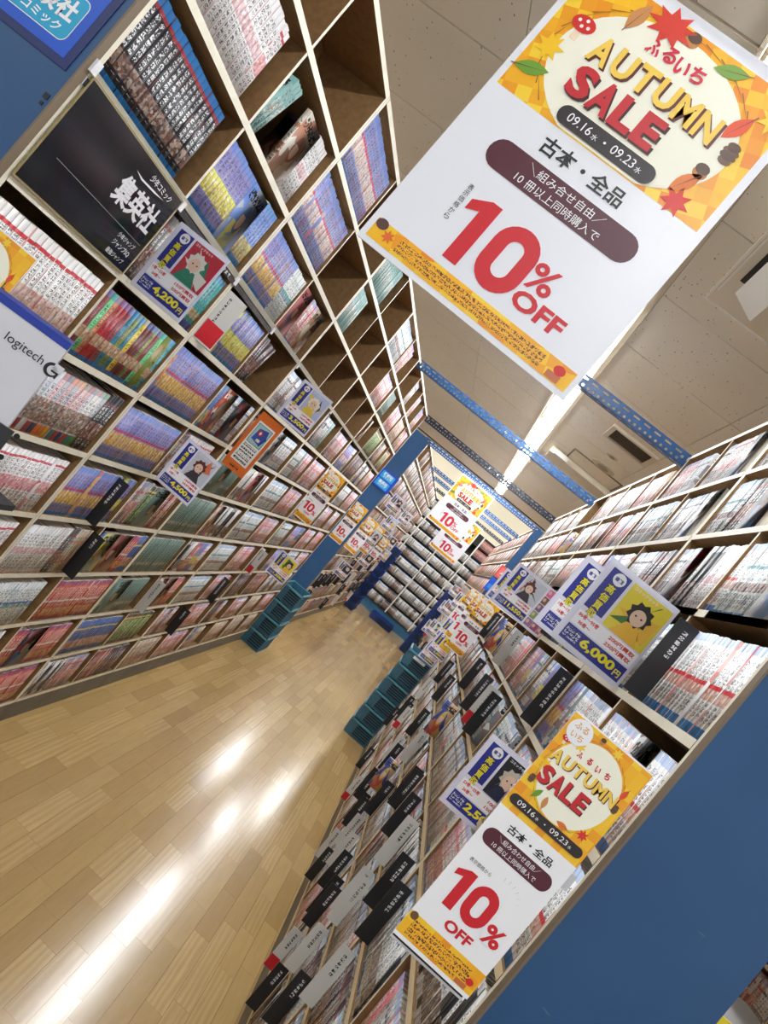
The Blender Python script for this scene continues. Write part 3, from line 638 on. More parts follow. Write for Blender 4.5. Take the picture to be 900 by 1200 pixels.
# ------------------------------------------------------------------ print canvas
TXT = {}
def text_geo(s, bold, vertical=False):
    key = (s, bold)
    if key in TXT: return TXT[key]
    cu = bpy.data.curves.new('lettering', 'FONT'); cu.body = s; cu.size = 1; cu.resolution_u = 3; cu.fill_mode = 'FRONT'; cu.offset = bold
    ob = bpy.data.objects.new('lettering', cu); COL.objects.link(ob)
    me = bpy.data.meshes.new_from_object(ob)
    V = [(v.co.x, v.co.y) for v in me.vertices]; Fc = [tuple(p.vertices) for p in me.polygons]
    bpy.data.objects.remove(ob); bpy.data.curves.remove(cu); bpy.data.meshes.remove(me)
    TXT[key] = (V, Fc); return TXT[key]
class Canvas:
    """flat print: x right, y up, in metres; built in the local XZ plane facing -Y"""
    def __init__(s, d=.0003): s.v = []; s.f = []; s.m = []; s.mats = []; s.d = d
    def _m(s, m):
        if isinstance(m, tuple): m = flat(m)
        if m not in s.mats: s.mats.append(m)
        return s.mats.index(m)
    def poly(s, pts, m, layer=1):
        b = len(s.v); s.v += [(x, -layer*s.d, y) for x, y in pts]; s.f.append(tuple(range(b, b+len(pts)))); s.m.append(s._m(m))
    def rect(s, x0, y0, x1, y1, m, layer=1): s.poly([(x0, y0), (x1, y0), (x1, y1), (x0, y1)], m, layer)
    def ell(s, cx, cy, rx, ry, m, layer=1, n=20, rot=0):
        s.poly([(cx+rx*math.cos(t)*math.cos(rot)-ry*math.sin(t)*math.sin(rot), cy+rx*math.cos(t)*math.sin(rot)+ry*math.sin(t)*math.cos(rot)) for t in (2*PI*k/n for k in range(n))], m, layer)
    def rrect(s, x0, y0, x1, y1, r, m, layer=1):
        pts = []
        for cx, cy, a in ((x1-r, y0+r, -PI/2), (x1-r, y1-r, 0), (x0+r, y1-r, PI/2), (x0+r, y0+r, PI)):
            pts += [(cx+r*math.cos(a+t*PI/10), cy+r*math.sin(a+t*PI/10)) for t in range(6)]
        s.poly(pts, m, layer)
    def star(s, cx, cy, r, m, layer=1, n=7, inner=.45, rot=0, sx=1):
        s.poly([(cx+sx*(r if k % 2 == 0 else r*inner)*math.cos(rot+PI*k/n), cy+(r if k % 2 == 0 else r*inner)*math.sin(rot+PI*k/n)) for k in range(2*n)], m, layer)
    def text(s, t, x, y, w=None, h=None, m=(20, 20, 20), layer=2, bold=.0, rot=0, shear=0):
        """fit the string's ink box: left x, bottom y, width w and/or height h"""
        V, Fc = text_geo(t, bold)
        if not V: return
        xs = [p[0] for p in V]; ys = [p[1] for p in V]; x0, x1, y0, y1 = min(xs), max(xs), min(ys), max(ys)
        sx = w/(x1-x0) if w else None; sy = h/(y1-y0) if h else None
        sx = sx or sy; sy = sy or sx; b = len(s.v); cr, sr = math.cos(rot), math.sin(rot)
        for px, py in V:
            a = (px-x0)*sx; c = (py-y0)*sy; a += c*shear
            s.v.append((x+a*cr-c*sr, -layer*s.d, y+a*sr+c*cr))
        mi = s._m(m)
        for f in Fc: s.f.append(tuple(b+i for i in f)); s.m.append(mi)
    def one(s, x, y, w, h, m, layer):
        s.poly([(x+w*.45, y), (x+w, y), (x+w, y+h), (x+w*.62, y+h), (x, y+h*.86), (x, y+h*.70), (x+w*.45, y+h*.78)], m, layer)
    def zero(s, x, y, w, h, th, m, layer):
        def ring(x0, y0, x1, y1, r):
            return [(cx+r*math.cos(a+t*PI/12), cy+r*math.sin(a+t*PI/12)) for cx, cy, a in ((x1-r, y0+r, -PI/2), (x1-r, y1-r, 0), (x0+r, y1-r, PI/2), (x0+r, y0+r, PI)) for t in range(7)]
        o = ring(x, y, x+w, y+h, w*.5); i = ring(x+th, y+th, x+w-th, y+h-th, w*.5-th)
        for k in range(len(o)): q = (k+1) % len(o); s.poly([o[k], o[q], i[q], i[k]], m, layer)
    def vtext(s, t, x, y, size, m, layer=2, bold=.0, step=1.05):
        for k, ch in enumerate(t): s.text(ch, x, y-k*size*step-size, size*.95, size*.95, m, layer, bold)
    def mesh(s, name):
        me = bpy.data.meshes.new(name); me.from_pydata(s.v, [], s.f)
        for m in s.mats: me.materials.append(m)
        me.polygons.foreach_set('material_index', s.m); me.update()
        # make every face look towards -Y
        bm = bmesh.new(); bm.from_mesh(me)
        for f in bm.faces:
            f.normal_update()
            if f.normal.y > 0: f.normal_flip()
        bm.to_mesh(me); bm.free(); return me
# patchwork orange print
def mk_patch():
    n = NT('autumn_patchwork_print'); p = n.objc(); m = n.n.new('ShaderNodeMapping'); n.put(m.inputs[0], p); m.inputs['Rotation'].default_value = (0, .35, 0)
    x, y, z = n.sep(m.outputs[0]); c = n.white(n.comb(n.math('FLOOR', n.mul(x, 42.0)), 0.0, n.math('FLOOR', n.mul(z, 42.0))))[0]
    return n.out(n.ramp(c, [(0, lin((236, 140, 24))), (.35, lin((244, 172, 30))), (.7, lin((250, 196, 34))), (1, lin((252, 214, 60)))]), .4)
M_PATCH = mk_patch()
def mk_patch_s(k):
    n = NT('autumn_patchwork_small'); p = n.objc(); x, y, z = n.sep(p); c = n.white(n.comb(n.math('FLOOR', n.mul(x, k)), 0.0, n.math('FLOOR', n.mul(z, k))))[0]
    return n.out(n.ramp(c, [(0, lin((240, 150, 24))), (.5, lin((246, 180, 30))), (1, lin((252, 210, 50)))]), .4)
M_PATCH_S = mk_patch_s(70.0)
def mk_micro(name, bg, fg, k, dens=.5):
    n = NT(name); p = n.objc(); x, y, z = n.sep(p)
    a = n.white(n.comb(n.math('FLOOR', n.mul(x, k)), 0.0, n.math('FLOOR', n.mul(z, k))))[0]
    rows = n.lt(n.math('FRACT', n.mul(z, k/5)), .72); ch = n.lt(n.math('FRACT', n.mul(x, k/4.6)), .86)
    return n.out(n.mix(n.mul(n.gt(a, dens), rows, ch), lin(bg), lin(fg)), .4)
RED = (208, 28, 40); WINE = (84, 30, 44); CREAM = (248, 246, 226); WHITE = (244, 244, 246); BROWN = (110, 72, 54)
def autumn_header(c, W, y0, y1, small=False, circle=False):
    """orange header with wreath, shop name, AUTUMN SALE and dates; y0 bottom, y1 top"""
    H = y1-y0; patch = M_PATCH_S if small else M_PATCH
    c.rect(0, y0, W, y1, patch, 1)
    K = (dict(e=(.5, .66, .42, .47), pill=(.03, .96, .07, .185), sale=(.10, .70, .43, .635), aut=(.07, .90, .70, .845), hira=(.28, .115, .88)) if circle else
         dict(e=(.5, .28, .42, .31), pill=(.27, .74, .018, .1), sale=(.22, .66, .13, .27), aut=(.2, .82, .30, .42), hira=(.37, .068, .448)))
    ex, ey, ax, ay = K['e']
    c.poly([(ex*W+ax*W*math.cos(2*PI*k/40), max(y0+.002, y0+ey*W+ay*W*math.sin(2*PI*k/40))) for k in range(40)], CREAM, 2)
    Hn = H/W
    lv = [(.12, .62*Hn, 'm'), (.27, .86*Hn, 'l'), (.50, .93*Hn, 's'), (.86, .66*Hn, 'o'), (.90, .50*Hn, 'c'), (.86, .30*Hn, 's'), (.84, .2*Hn, 'o2'), (.86, .07*Hn, 'r'), (.07, .38*Hn, 'y'), (.95, .82*Hn, 'y2'), (.07, .2*Hn, 'g'), (.70, .92*Hn, 'g2')]
    if circle: lv = [(.10, .78*Hn, 'm'), (.40, .95*Hn, 's'), (.90, .72*Hn, 'o'), (.92, .58*Hn, 'c'), (.84, .24*Hn, 'r'), (.10, .50*Hn, 'y'), (.22, .26*Hn, 'g'), (.08, .33*Hn, 'c'), (.34, .24*Hn, 'l'), (.62, .19*Hn, 'o2'), (.6, .95*Hn, 'y2'), (.26, .8*Hn, 'y2')]
    for t in range(26):
        a = .4+t*.19; c.poly([(ex*W+(ax+.02)*W*math.cos(a), y0+ey*W+(ay+.02)*W*math.sin(a)), (ex*W+(ax+.035)*W*math.cos(a+.3), y0+ey*W+(ay+.03)*W*math.sin(a+.3)), (ex*W+(ax+.03)*W*math.cos(a+.3), y0+ey*W+(ay+.025)*W*math.sin(a+.3))], (150, 100, 40), 3) if y0+ey*W+ay*W*math.sin(a) > y0+.02*W and y0+ey*W+(ay+.03)*W*math.sin(a+.3) < y1 and y0+ey*W+(ay+.03)*W*math.sin(a+.3) > y0 else None
    for fx, fy, k in lv:
        x, y = fx*W, y0+fy*W; r = .062*W
        if k == 'm':
            c.rect(x-r*.25, y-r*1.2, x+r*.25, y-r*.1, (250, 226, 196), 4); c.ell(x, y, r*.85, r*.6, (214, 44, 40), 5, 16)
            for dx, dy in ((-.4, .1), (.1, .3), (.4, -.1), (-.05, -.2)): c.ell(x+dx*r, y+dy*r, r*.13, r*.13, (250, 246, 240), 6, 8)
        elif k == 's': c.ell(x, y, r*.5, r*.45, (196, 132, 70), 4, 14); c.ell(x, y+r*.3, r*.48, r*.38, (88, 62, 50), 5, 14)
        elif k == 'c':
            for q in range(4): c.ell(x, y-r*.5+q*r*.34, r*(.45+.12*(1.5-abs(q-1.5))), r*.3, ((112, 82, 60), (92, 64, 50))[q % 2], 4+q % 2, 12)
        elif k in ('l', 'o', 'g', 'g2', 'o2'):
            col = {'l': (206, 142, 84), 'o': (232, 84, 40), 'g': (110, 160, 50), 'g2': (120, 160, 60), 'o2': (226, 120, 40)}[k]
            a = fx*5; f1 = [(x+r*1.2*math.cos(a), y+r*1.2*math.sin(a))]; f2 = []
            for q in range(1, 6):
                tq = 1.2-q*.4; wq = .5*math.sin(PI*q/6)
                f1.append((x+r*tq*math.cos(a)-wq*r*math.sin(a), y+r*tq*math.sin(a)+wq*r*math.cos(a))); f2.append((x+r*tq*math.cos(a)+wq*r*math.sin(a), y+r*tq*math.sin(a)-wq*r*math.cos(a)))
            c.poly(f1+[(x-r*1.2*math.cos(a), y-r*1.2*math.sin(a))]+f2[::-1], col, 4)
            c.poly([(x+r*1.1*math.cos(a), y+r*1.1*math.sin(a)), (x-r*1.4*math.cos(a)+r*.05, y-r*1.4*math.sin(a)), (x-r*1.4*math.cos(a), y-r*1.4*math.sin(a)+r*.06)], BROWN, 5)
        else: c.star(x, y, r*1.05, {'r': (222, 52, 44), 'y': (250, 200, 30), 'y2': (250, 210, 60)}[k], 4, 7, .5, fx*3)
    if not circle: c.star(W*.40, y0+.93*H, W*.085, (214, 58, 42), 5, 9, .55, .4, 1.3)
    hx, hs, hy = K['hira']
    for k, (ch, dy) in enumerate(zip('ふるいち', (.0, .012, .0, .01))): c.text(ch, W*(hx+hs*k), y0+W*(hy+dy), W*.062, W*.07, (206, 30, 60), 5, .035)
    x0, x1, ya, yb = K['aut']; n = 6; p = (x1-x0)/n
    for k, ch in enumerate('AUTUMN'):
        xk = W*(x0+p*k+.005); yk = y0+W*(ya-abs(k-2.5)*.004); h_ = W*(yb-ya)
        c.text(ch, xk+W*.007, yk-W*.007, W*p*.93, h_, (92, 34, 30), 5, .05)
        c.text(ch, xk, yk, W*p*.88, h_, (246, 206, 84), 6, .035)
    x0, x1, ya, yb = K['sale']; p = (x1-x0)/4
    for k, ch in enumerate('SALE'):
        xk = W*(x0+p*k); yk = y0+W*ya; h_ = W*(yb-ya)
        c.text(ch, xk+W*.008, yk-W*.008, W*p*.95, h_, (60, 26, 28), 7, .05)
        c.text(ch, xk, yk, W*p*.91, h_, (198, 36, 44), 8, .045)
    x0, x1, ya, yb = K['pill']; L_ = (x1-x0)*W; h_ = (yb-ya)*W; yp = y0+ya*W; xp = x0*W
    c.rrect(xp, yp, x1*W, y0+yb*W, h_*.49, (44, 36, 38), 9)
    c.text('09.16', xp+L_*.1, yp+h_*.27, L_*.24, h_*.48, WHITE, 10); c.text('水', xp+L_*.36, yp+h_*.25, h=h_*.32, m=WHITE, layer=10)
    c.text('·', xp+L_*.475, yp+h_*.42, h=h_*.14, m=WHITE, layer=10, bold=.02)
    c.text('09.23', xp+L_*.56, yp+h_*.27, L_*.24, h_*.48, WHITE, 10); c.text('水', xp+L_*.82, yp+h_*.25, h=h_*.32, m=WHITE, layer=10)
    if circle:
        c.ell(W*.16, y1-W*.14, W*.14, W*.14, WHITE, 9, 24); c.text('ふる', W*.07, y1-W*.125, h=W*.075, m=(226, 170, 100), layer=10, bold=.02); c.text('いち', W*.09, y1-W*.225, h=W*.07, m=(226, 170, 100), layer=10, bold=.02)
def poster_a2():
    W, H = .387, .59; c = Canvas()
    autumn_header(c, W, .3225, .568)
    c.text('古本・全品', .118, .276, .155, .031, (30, 30, 32), 3, .02)
    c.rrect(.058, .211, .340, .262, .0245, WINE, 2)
    c.text('＼組み合せ自由／', .127, .2395, .145, .0165, WHITE, 4, 0)
    c.text('10 冊以上同時購入で', .12, .2165, .16, .0165, WHITE, 4, 0)
    for k, ch in enumerate('表示価格から'): c.text(ch, .074, .163-k*.0115, .0095, .0095, (30, 30, 32), 3)
    c.one(.092, .0575, .048, .113, RED, 3); c.zero(.157, .0575, .078, .113, .0245, RED, 3)
    c.text('%', .236, .1, .045, .046, RED, 3, .02); c.text('OFF', .238, .064, .093, .031, RED, 3, .035)
    y0, y1 = .010, .044
    c.rect(-.001, y0, W+.004, y1, M_PATCH, 2); c.rect(.05, y0+.006, W-.05, y1-.006, M_MICRO_O, 3)
    c.ell(.01, y1-.006, .011, .009, (90, 58, 56), 4, 12); c.star(.03, (y0+y1)/2, .012, (232, 110, 40), 4, 7, .5)
    c.ell(W-.02, (y0+y1)/2+.004, .01, .008, (214, 40, 40), 5, 12); c.rect(W-.036, y0+.002, W-.012, y0+.014, (196, 110, 70), 4)
    return c, W, H
M_MICRO_O = mk_micro('small_print_on_orange', (246, 178, 40), (96, 60, 40), 640.0)
M_MICRO_W = mk_micro('small_print_on_navy', (28, 38, 122), (226, 228, 240), 700.0)
def poster_long():
    W, H = .131, .395; c = Canvas(.0002)
    autumn_header(c, W, .231, .3925, True, True)
    c.text('古本・全品', .029, .2065, .075, .0125, (26, 26, 28), 3, .02)
    c.rrect(.008, .174, .121, .2, .0125, WINE, 2)
    c.text('＼組み合わせ自由／', .028, .189, .07, .0078, WHITE, 4); c.text('10 冊以上同時購入で', .026, .1775, .074, .0078, WHITE, 4)
    c.text('表示価格から', .016, .144, .036, .006, (26, 26, 28), 3)
    c.one(.012, .0745, .028, .06, RED, 3); c.zero(.046, .0745, .042, .06, .0135, RED, 3)
    c.ell(.104, .087, .0165, .0165, WHITE, 4); c.text('%', .091, .0725, .028, .028, RED, 5, .03); c.text('OFF', .045, .051, .044, .0155, RED, 3, .035)
    for k in range(7):
        a = 1.9-k*.3; x0, y0 = .078+.022*math.cos(a), .13+.022*math.sin(a)
        c.poly([(x0, y0), (x0+.007*math.cos(a), y0+.007*math.sin(a)), (x0+.007*math.cos(a)+.0008, y0+.007*math.sin(a))], (190, 190, 200), 3)
    c.rect(.0, .006, W, .041, M_PATCH_S, 2); c.rect(.012, .010, W-.016, .034, M_MICRO_O, 3)
    c.ell(.008, .037, .006, .006, (110, 76, 50), 4, 12); c.ell(W-.012, .020, .006, .005, (214, 40, 40), 4, 10); c.rect(W-.03, .007, W-.012, .014, (196, 110, 60), 4)
    return c, W, H
BLUE2 = (38, 44, 140); YEL = (244, 232, 30)
def art_patch(c, x0, y0, x1, y1, pal, layer, seed):
    r = random.Random(seed); c.rect(x0, y0, x1, y1, pal[0], layer)
    w_, h_ = x1-x0, y1-y0
    # generic figure: backdrop shapes, shoulders, hair, face
    for k in range(4): c.poly([(x0+w_*r.random(), y0+h_*r.random()) for _ in range(3)], pal[1+k % (len(pal)-1)], layer+1+k)
    cx = x0+w_*r.uniform(.35, .6)
    c.poly([(cx-w_*.33, y0), (cx+w_*.35, y0), (cx+w_*.16, y0+h_*.34), (cx-w_*.14, y0+h_*.34)], pal[2], layer+6)
    c.star(cx, y0+h_*.56, w_*.3, pal[-1], layer+7, 9, .78)
    c.ell(cx, y0+h_*.5, w_*.17, h_*.17, (232, 200, 176), layer+8, 18)
    c.ell(cx-w_*.07, y0+h_*.52, w_*.025, h_*.02, (40, 30, 30), layer+9, 8); c.ell(cx+w_*.07, y0+h_*.52, w_*.025, h_*.02, (40, 30, 30), layer+9, 8)
def price_card(price, l1, l2, pal, seed, wide=0, collage=False):
    W, H = .150+wide, .183; c = Canvas(.0002)
    c.rect(.03*.15, .004, W-.004, H-.004, (226, 226, 240), 1)
    c.rect(.012, .082, .052, H-.012, BLUE2, 2); c.ell(.034, H-.026, .0125, .0125, WHITE, 3, 18); c.text('書籍', .0255, H-.031, .017, None, BLUE2, 4, .02)
    for k, ch in enumerate('高価買取'):
        s = .0175; y = H-.046-k*.0185-.012
        c.text(ch, .0225, y, s, s, (20, 20, 40), 3, .09); c.text(ch, .0235, y+.0008, s*.92, s*.92, YEL, 4, .02)
    art_patch(c, .058, .076, .144, H-.012, pal, 2, seed)
    c.text('コミックセット', .064, H-.022, .05, None, WHITE, 13, .02)
    if wide:
        r = random.Random(seed+5)
        for a in range(4):
            for b in range(5):
                x = .152+a*(wide-.006)/4; y = .01+b*.034
                c.rect(x, y, x+(wide-.01)/4, y+.031, (r.randrange(90, 230), r.randrange(80, 170), r.randrange(70, 170)), 2); c.ell(x+.008, y+.018, .006, .008, (226, 190, 166), 3, 10)
    c.rect(.012, .044, .144, .073, (250, 250, 252), 3)
    c.text(l1[0], .016, .061, h=.0085, m=RED, layer=4, bold=.03); c.text(l1[1], .083, .061, .056, .0085, RED, 4, .03)
    c.text(l2[0], .024, .048, h=.0085, m=RED, layer=4, bold=.03); c.text(l2[1], .083, .048, .056, .0085, RED, 4, .03)
    c.rect(.012, .01, .144, .041, BLUE2, 3); c.rect(.015, .016, .045, .036, M_MICRO_W, 4)
    c.text(price, .05, .0155, .074, .021, YEL, 4, .04); c.text('円', .127, .016, .013, .013, YEL, 4, .03)
    return c, W, H
def board_from(canvas, W, H, name, label, cat, loc, rz=0, group=None, th=.0018, sleeve=False, backing=(240, 240, 242), clip=True, tilt=0):
    t = empty(name, loc, rz); t.rotation_euler = (0, tilt, rz); tag(t, label, cat, group)
    MB().box((0, 0, 0), (W, th, H), flat(backing, .5)).build('sheet', t)
    o = link('printed_face', canvas.mesh('printed_face'), t)
    if sleeve: MB().box((-.004, -.008, -.004), (W+.012, -.0072, H+.006), M_CLEAR).build('clear_sleeve', t)
    return t
# ---- the two hanging A2 sheets
cA, WA, HA = poster_a2()
def hang_sheet(X, Y, zt, label, drop):
    w_ = .412; h_ = .59
    t = empty('hanging_poster', (X*S, Y*S, EYE+zt*S-h_)); tag(t, label, 'poster')
    MB().box((0, 0, 0), (w_, .002, h_), flat((236, 238, 244), .35)).build('sheet', t)
    o = link('printed_face', A2M, t, (.0115, 0, .0))
    MB().box((0, -.003, h_-.004), (w_, .005, h_+.014), M_CLEAR).build('clear_rail', t)
    mb = MB()
    for fx in (.06, w_-.06): mb.tube((fx, 0, h_+.01), (fx, 0, h_+drop), .0012, flat((230, 232, 236), .3), 6)
    mb.build('hanging_cord', t); return t
A2M = cA.mesh('printed_face')
zt1 = 1.0225
hang_sheet(-.4975, 1.262, zt1*1.0, 'large autumn sale sheet hanging in the foreground', (CEIL-zt1)*S).rotation_euler.y = .012
hang_sheet(-.555, 8.60, .99, 'autumn sale sheet hanging from the beam over the far shelves', .06)
hang_sheet(-.42, 10.83, .79, 'autumn sale sheet mostly hidden behind the far hanging one', .21)
# ---- long sale strips
cL, WL, HL = poster_long(); LM = cL.mesh('printed_face')
def long_strip(xl, Y, zt, label, scale=1.0, rz=0, extra=False):
    t = empty('sale_strip', (xl*S, Y*S, EYE+zt*S-HL*scale), rz); t.scale = (scale, 1, scale); tag(t, label, 'poster')
    MB().box((0, 0, 0), (WL, .0015, HL), flat((246, 246, 248), .4)).build('sheet', t)
    link('printed_face', LM, t, (0, 0, 0))
    if not extra: MB().box((-.012 if xl < 0 else WL*.6, .002, HL*.72), (.05 if xl < 0 else WL+.02, .004, HL*.78), flat((200, 200, 204), .4)).build('clip', t)
    else: MB().box((WL*.7, .002, HL*.5), (WL+.01, .0035, HL*.56), flat((200, 200, 204), .4)).build('clip', t)
    if extra:
        MB().box((.004, .014, -.012), (WL, .0155, HL-.01), flat((236, 236, 240), .4)).build('second_sheet', t)
        MB().box((.004, .008, -.006), (WL-.004, .0095, HL-.01), flat((30, 30, 34), .5)).build('black_backing', t)
    return t
k = 1.0
long_strip(.297, 1.2, -.0372, 'autumn sale strip clipped beside the blue panel, nearest right', k*1.0, 0, True)
long_strip(-1.095, 1.262, -.045, 'autumn sale strip half hidden behind the grey box at left', 1.1)
long_strip(-1.09, 5.24, .03, 'autumn sale strip alone on the left shelves, fifth row', .95)
long_strip(-1.085, 7.2, -.045, 'autumn sale strip left of the pair at the gap', .98)
long_strip(-.99, 7.9, -.09, 'autumn sale strip right of the pair at the gap', .95)
long_strip(-1.075, 9.9, -.12, 'left of two small sale strips on the far left shelves', .95)
long_strip(-1.075, 11.6, -.23, 'right of two small sale strips on the far left shelves', .95)
long_strip(.335, 5.4, .03, 'front sale strip on the right shelves beyond price cards', 1.0)
long_strip(.325, 6.1, .035, 'second sale strip just behind the front one, right shelves', 1.0)
long_strip(.325, 7.6, .03, 'farthest visible sale strip on the right shelves', 1.0)
# ---- price cards
G2 = ('1巻〜23巻', '150円買取'), ('24巻〜', '200円買取')
PAL = {'red': [(190, 44, 64), (30, 110, 90), (40, 130, 100), (220, 210, 206), (226, 224, 214)], 'yel': [(236, 214, 60), (60, 130, 60), (240, 190, 60), (70, 120, 50), (40, 40, 40)],
       'blk': [(30, 32, 40), (50, 60, 90), (40, 44, 70), (90, 96, 110), (200, 190, 170)], 'sky': [(190, 200, 230), (80, 90, 160), (230, 200, 80), (90, 60, 60), (240, 236, 220)],
       'bro': [(200, 206, 214), (150, 60, 60), (60, 50, 60), (220, 120, 80), (100, 40, 40)], 'grn': [(214, 230, 214), (80, 160, 70), (90, 100, 80), (60, 150, 60), (60, 60, 50)]}
def card(xl, Y, zb, price, l, pal, seed, label, wide=0, sc_=1.0, sleeve=False, group=None):
    c, W, H = price_card(price, l[0], l[1], PAL[pal], seed, wide)
    t = board_from(c, W, H, 'price_card', label, 'price card', (xl*S, Y*S, EYE+zb*S), 0, group, sleeve=sleeve, backing=(222, 222, 236)); t.scale = (sc_, 1, sc_)
    MB().box((-.006 if xl < 0 else W-.05, .002, H*.3), (.05 if xl < 0 else W+.012, .0035, H*.4), flat((190, 190, 196), .4)).build('clip', t)
    return t
card(-1.09, 1.8, .042, '4,200', G2, 'red', 1, 'price card reading 4,200 with red cover picture, left shelves', sleeve=True)
card(-1.085, 2.78, -.455, '4,500', (('1巻〜17巻', '150円買取'), ('18巻〜', '250円買取')), 'bro', 2, 'price card reading 4,500 below the orange notice')
card(-1.04, 3.28, .045, '3,500', (('1巻〜15巻', '100円買取'), ('16巻〜', '200円買取')), 'sky', 3, 'price card reading 3,500 above the orange notice')
card(-1.03, 5.5, -.88, '1,500', G2, 'yel', 4, 'small price card low on the left shelves near teal crates')
card(.292, 1.84, .04, '6,000', (('86巻〜95巻', '200円買取'), ('96巻〜', '250円買取')), 'yel', 5, 'price card reading 6,000 with yellow cyclist picture', wide=.0, sc_=1.17, sleeve=True)
card(.275, 2.1, .045, '1,500', (('1巻〜15巻', '100円買取'), ('16巻〜', '150円買取')), 'sky', 6, 'price card tucked behind the 6,000 card', sc_=1.15)
card(.378, 2.05, -.485, '2,500', (('23巻〜25巻', '100円買取'), ('26巻〜', '150円買取')), 'blk', 7, 'price card reading 2,500 beside the near sale strip', sc_=1.1)
card(.235, 3.35, .025, '11,550', G2, 'bro', 8, 'wide price card with a picture collage, right shelves', wide=.12, sc_=1.02)
card(.27, 4.4, .03, '4,000', G2, 'grn', 9, 'price card with green lettering behind the collage card', sc_=1.0)
for k, (x, y, z) in enumerate(((.3, 6.3, -.62), (.3, 6.9, -.52), (.32, 7.15, -.8), (.31, 9.3, -.3), (.3, 9.9, -.8), (.3, 10.6, -.5), (.3, 11.5, -.95), (.31, 12.3, -.6), (.3, 13.4, -.3))):
    card(x, y, z, '2,000', G2, ('yel', 'grn', 'red')[k % 3], 20+k, f'small price card on the far right shelves, {ORD[k]} from the camera')
for k, (x, y, z) in enumerate(((-1.08, 9.2, .12), (-1.07, 9.4, -.95), (-1.07, 10.2, -.12), (-1.07, 11.5, .1), (-1.07, 12.2, -.35), (-1.07, 13.0, -.6), (-1.07, 9.6, -.4), (-1.07, 10.9, -.75))):
    card(x, y, z, '2,000', G2, ('bro', 'blk', 'sky')[k % 3], 40+k, f'small price card on the far left shelves, {ORD[k]} listed from its near end')
# ---- orange notice
c = Canvas(.0002); W, H = .108, .262
c.rect(0, 0, W, H, (226, 112, 34), 1); c.rect(.014, .04, W-.014, .226, (246, 246, 240), 2); c.rect(.02, .13, W-.02, .218, (60, 90, 110), 3); c.rect(.022, .132, W-.022, .216, (170, 206, 204), 4)
c.poly([(.03, .15), (.07, .142), (.082, .185), (.075, .21), (.036, .2)], (52, 84, 176), 5); c.poly([(.07, .142), (.082, .185), (.086, .176), (.076, .138)], (32, 54, 130), 6)
c.star(.05, .185, .014, (206, 40, 50), 7, 6, .75); c.ell(.05, .185, .005, .007, (240, 220, 220), 8, 10); c.rrect(.05, .15, .068, .162, .004, (236, 226, 190), 7)
M_NOT = mk_micro('notice_lettering', (246, 246, 240), (30, 30, 34), 230.0, .3)
for k in range(5): c.rect(.02, .047+k*.016, W-.024, .058+k*.016, mk_micro('notice_line', (246, 246, 240), (26, 26, 30), 420.0, .25) if k == 0 else c.mats[-1], 5)
c.rect(.03, .014, .074, .026, mk_micro('notice_footer', (226, 112, 34), (40, 20, 16), 420.0, .3), 4)
board_from(c, W, H, 'orange_notice', 'orange-framed notice with a drawn blue book, standing out from left shelves', 'notice', P(-1.078, 3.24, -.278))
# ---- black display board over the seventh bay cell: plane of the shelf front, reads along +Y
c = Canvas(.0003); W, H = .42, .212
c.rect(.004, .004, W-.004, H-.004, flat((22, 24, 30), .12), 1)
c.text('集英社', .215, .095, .175, .062, (225, 225, 228), 3, .03)
c.text('少年コミック', .28, .18, .1, None, (225, 225, 228), 3, .01)
c.poly([(.23, .172), (.26, .166), (.32, .17), (.36, .176), (.32, .174), (.26, .17)], (225, 225, 228), 3)
c.rect(.05, .0725, W-.02, .0735, (150, 150, 150), 3)
for k, s in enumerate(('少年ジャンプ', 'ジャンプSQ', '最強ジャンプ')): c.text(s, .315, .053-k*.02, .075, None, (214, 214, 216), 3, .01)
t = board_from(c, W, H, 'display_board', 'glossy black board with large white lettering closing a near-left cell', 'sign', P(XL, Y0, 0)+Vector((.004, .010, 0)), PI/2, backing=(150, 134, 90), th=.003)
t.location = Vector((XL*S+.006, Y0*S+.008, cell_z(7)-.004))
# strip lettering under the ninth row
c = Canvas(.0003); c.rect(0, 0, CW*S*3, .014, flat((30, 30, 34), .2), 1); c.text('ここから上は棚段脇の位置です', .12, .002, .26, .011, WHITE, 2, .01); c.text('フロアのスタッフまで', .62, .002, .2, .011, WHITE, 2, .01)
t = board_from(c, CW*S*3, .014, 'shelf_label_strip', 'black label strip with white lettering along the ninth-row board, left', 'label strip', (XL*S+.004, Y0*S, cell_z(8)-BT-.004-.014), PI/2)
for k in range(7):
    o = MB().box((0, -.008, -.012), (.006, .008, .012), flat((238, 238, 240), .4)).build('shelf_clip', None, (XL*S+.0015, (Y0+CW*k)*S, cell_z(8)-.02 if k else cell_z(8)+.0)); tag(o, f'white plastic clip on the left board joint, {ORD[k]} from the camera', 'clip', 'clips on the left shelf joints')
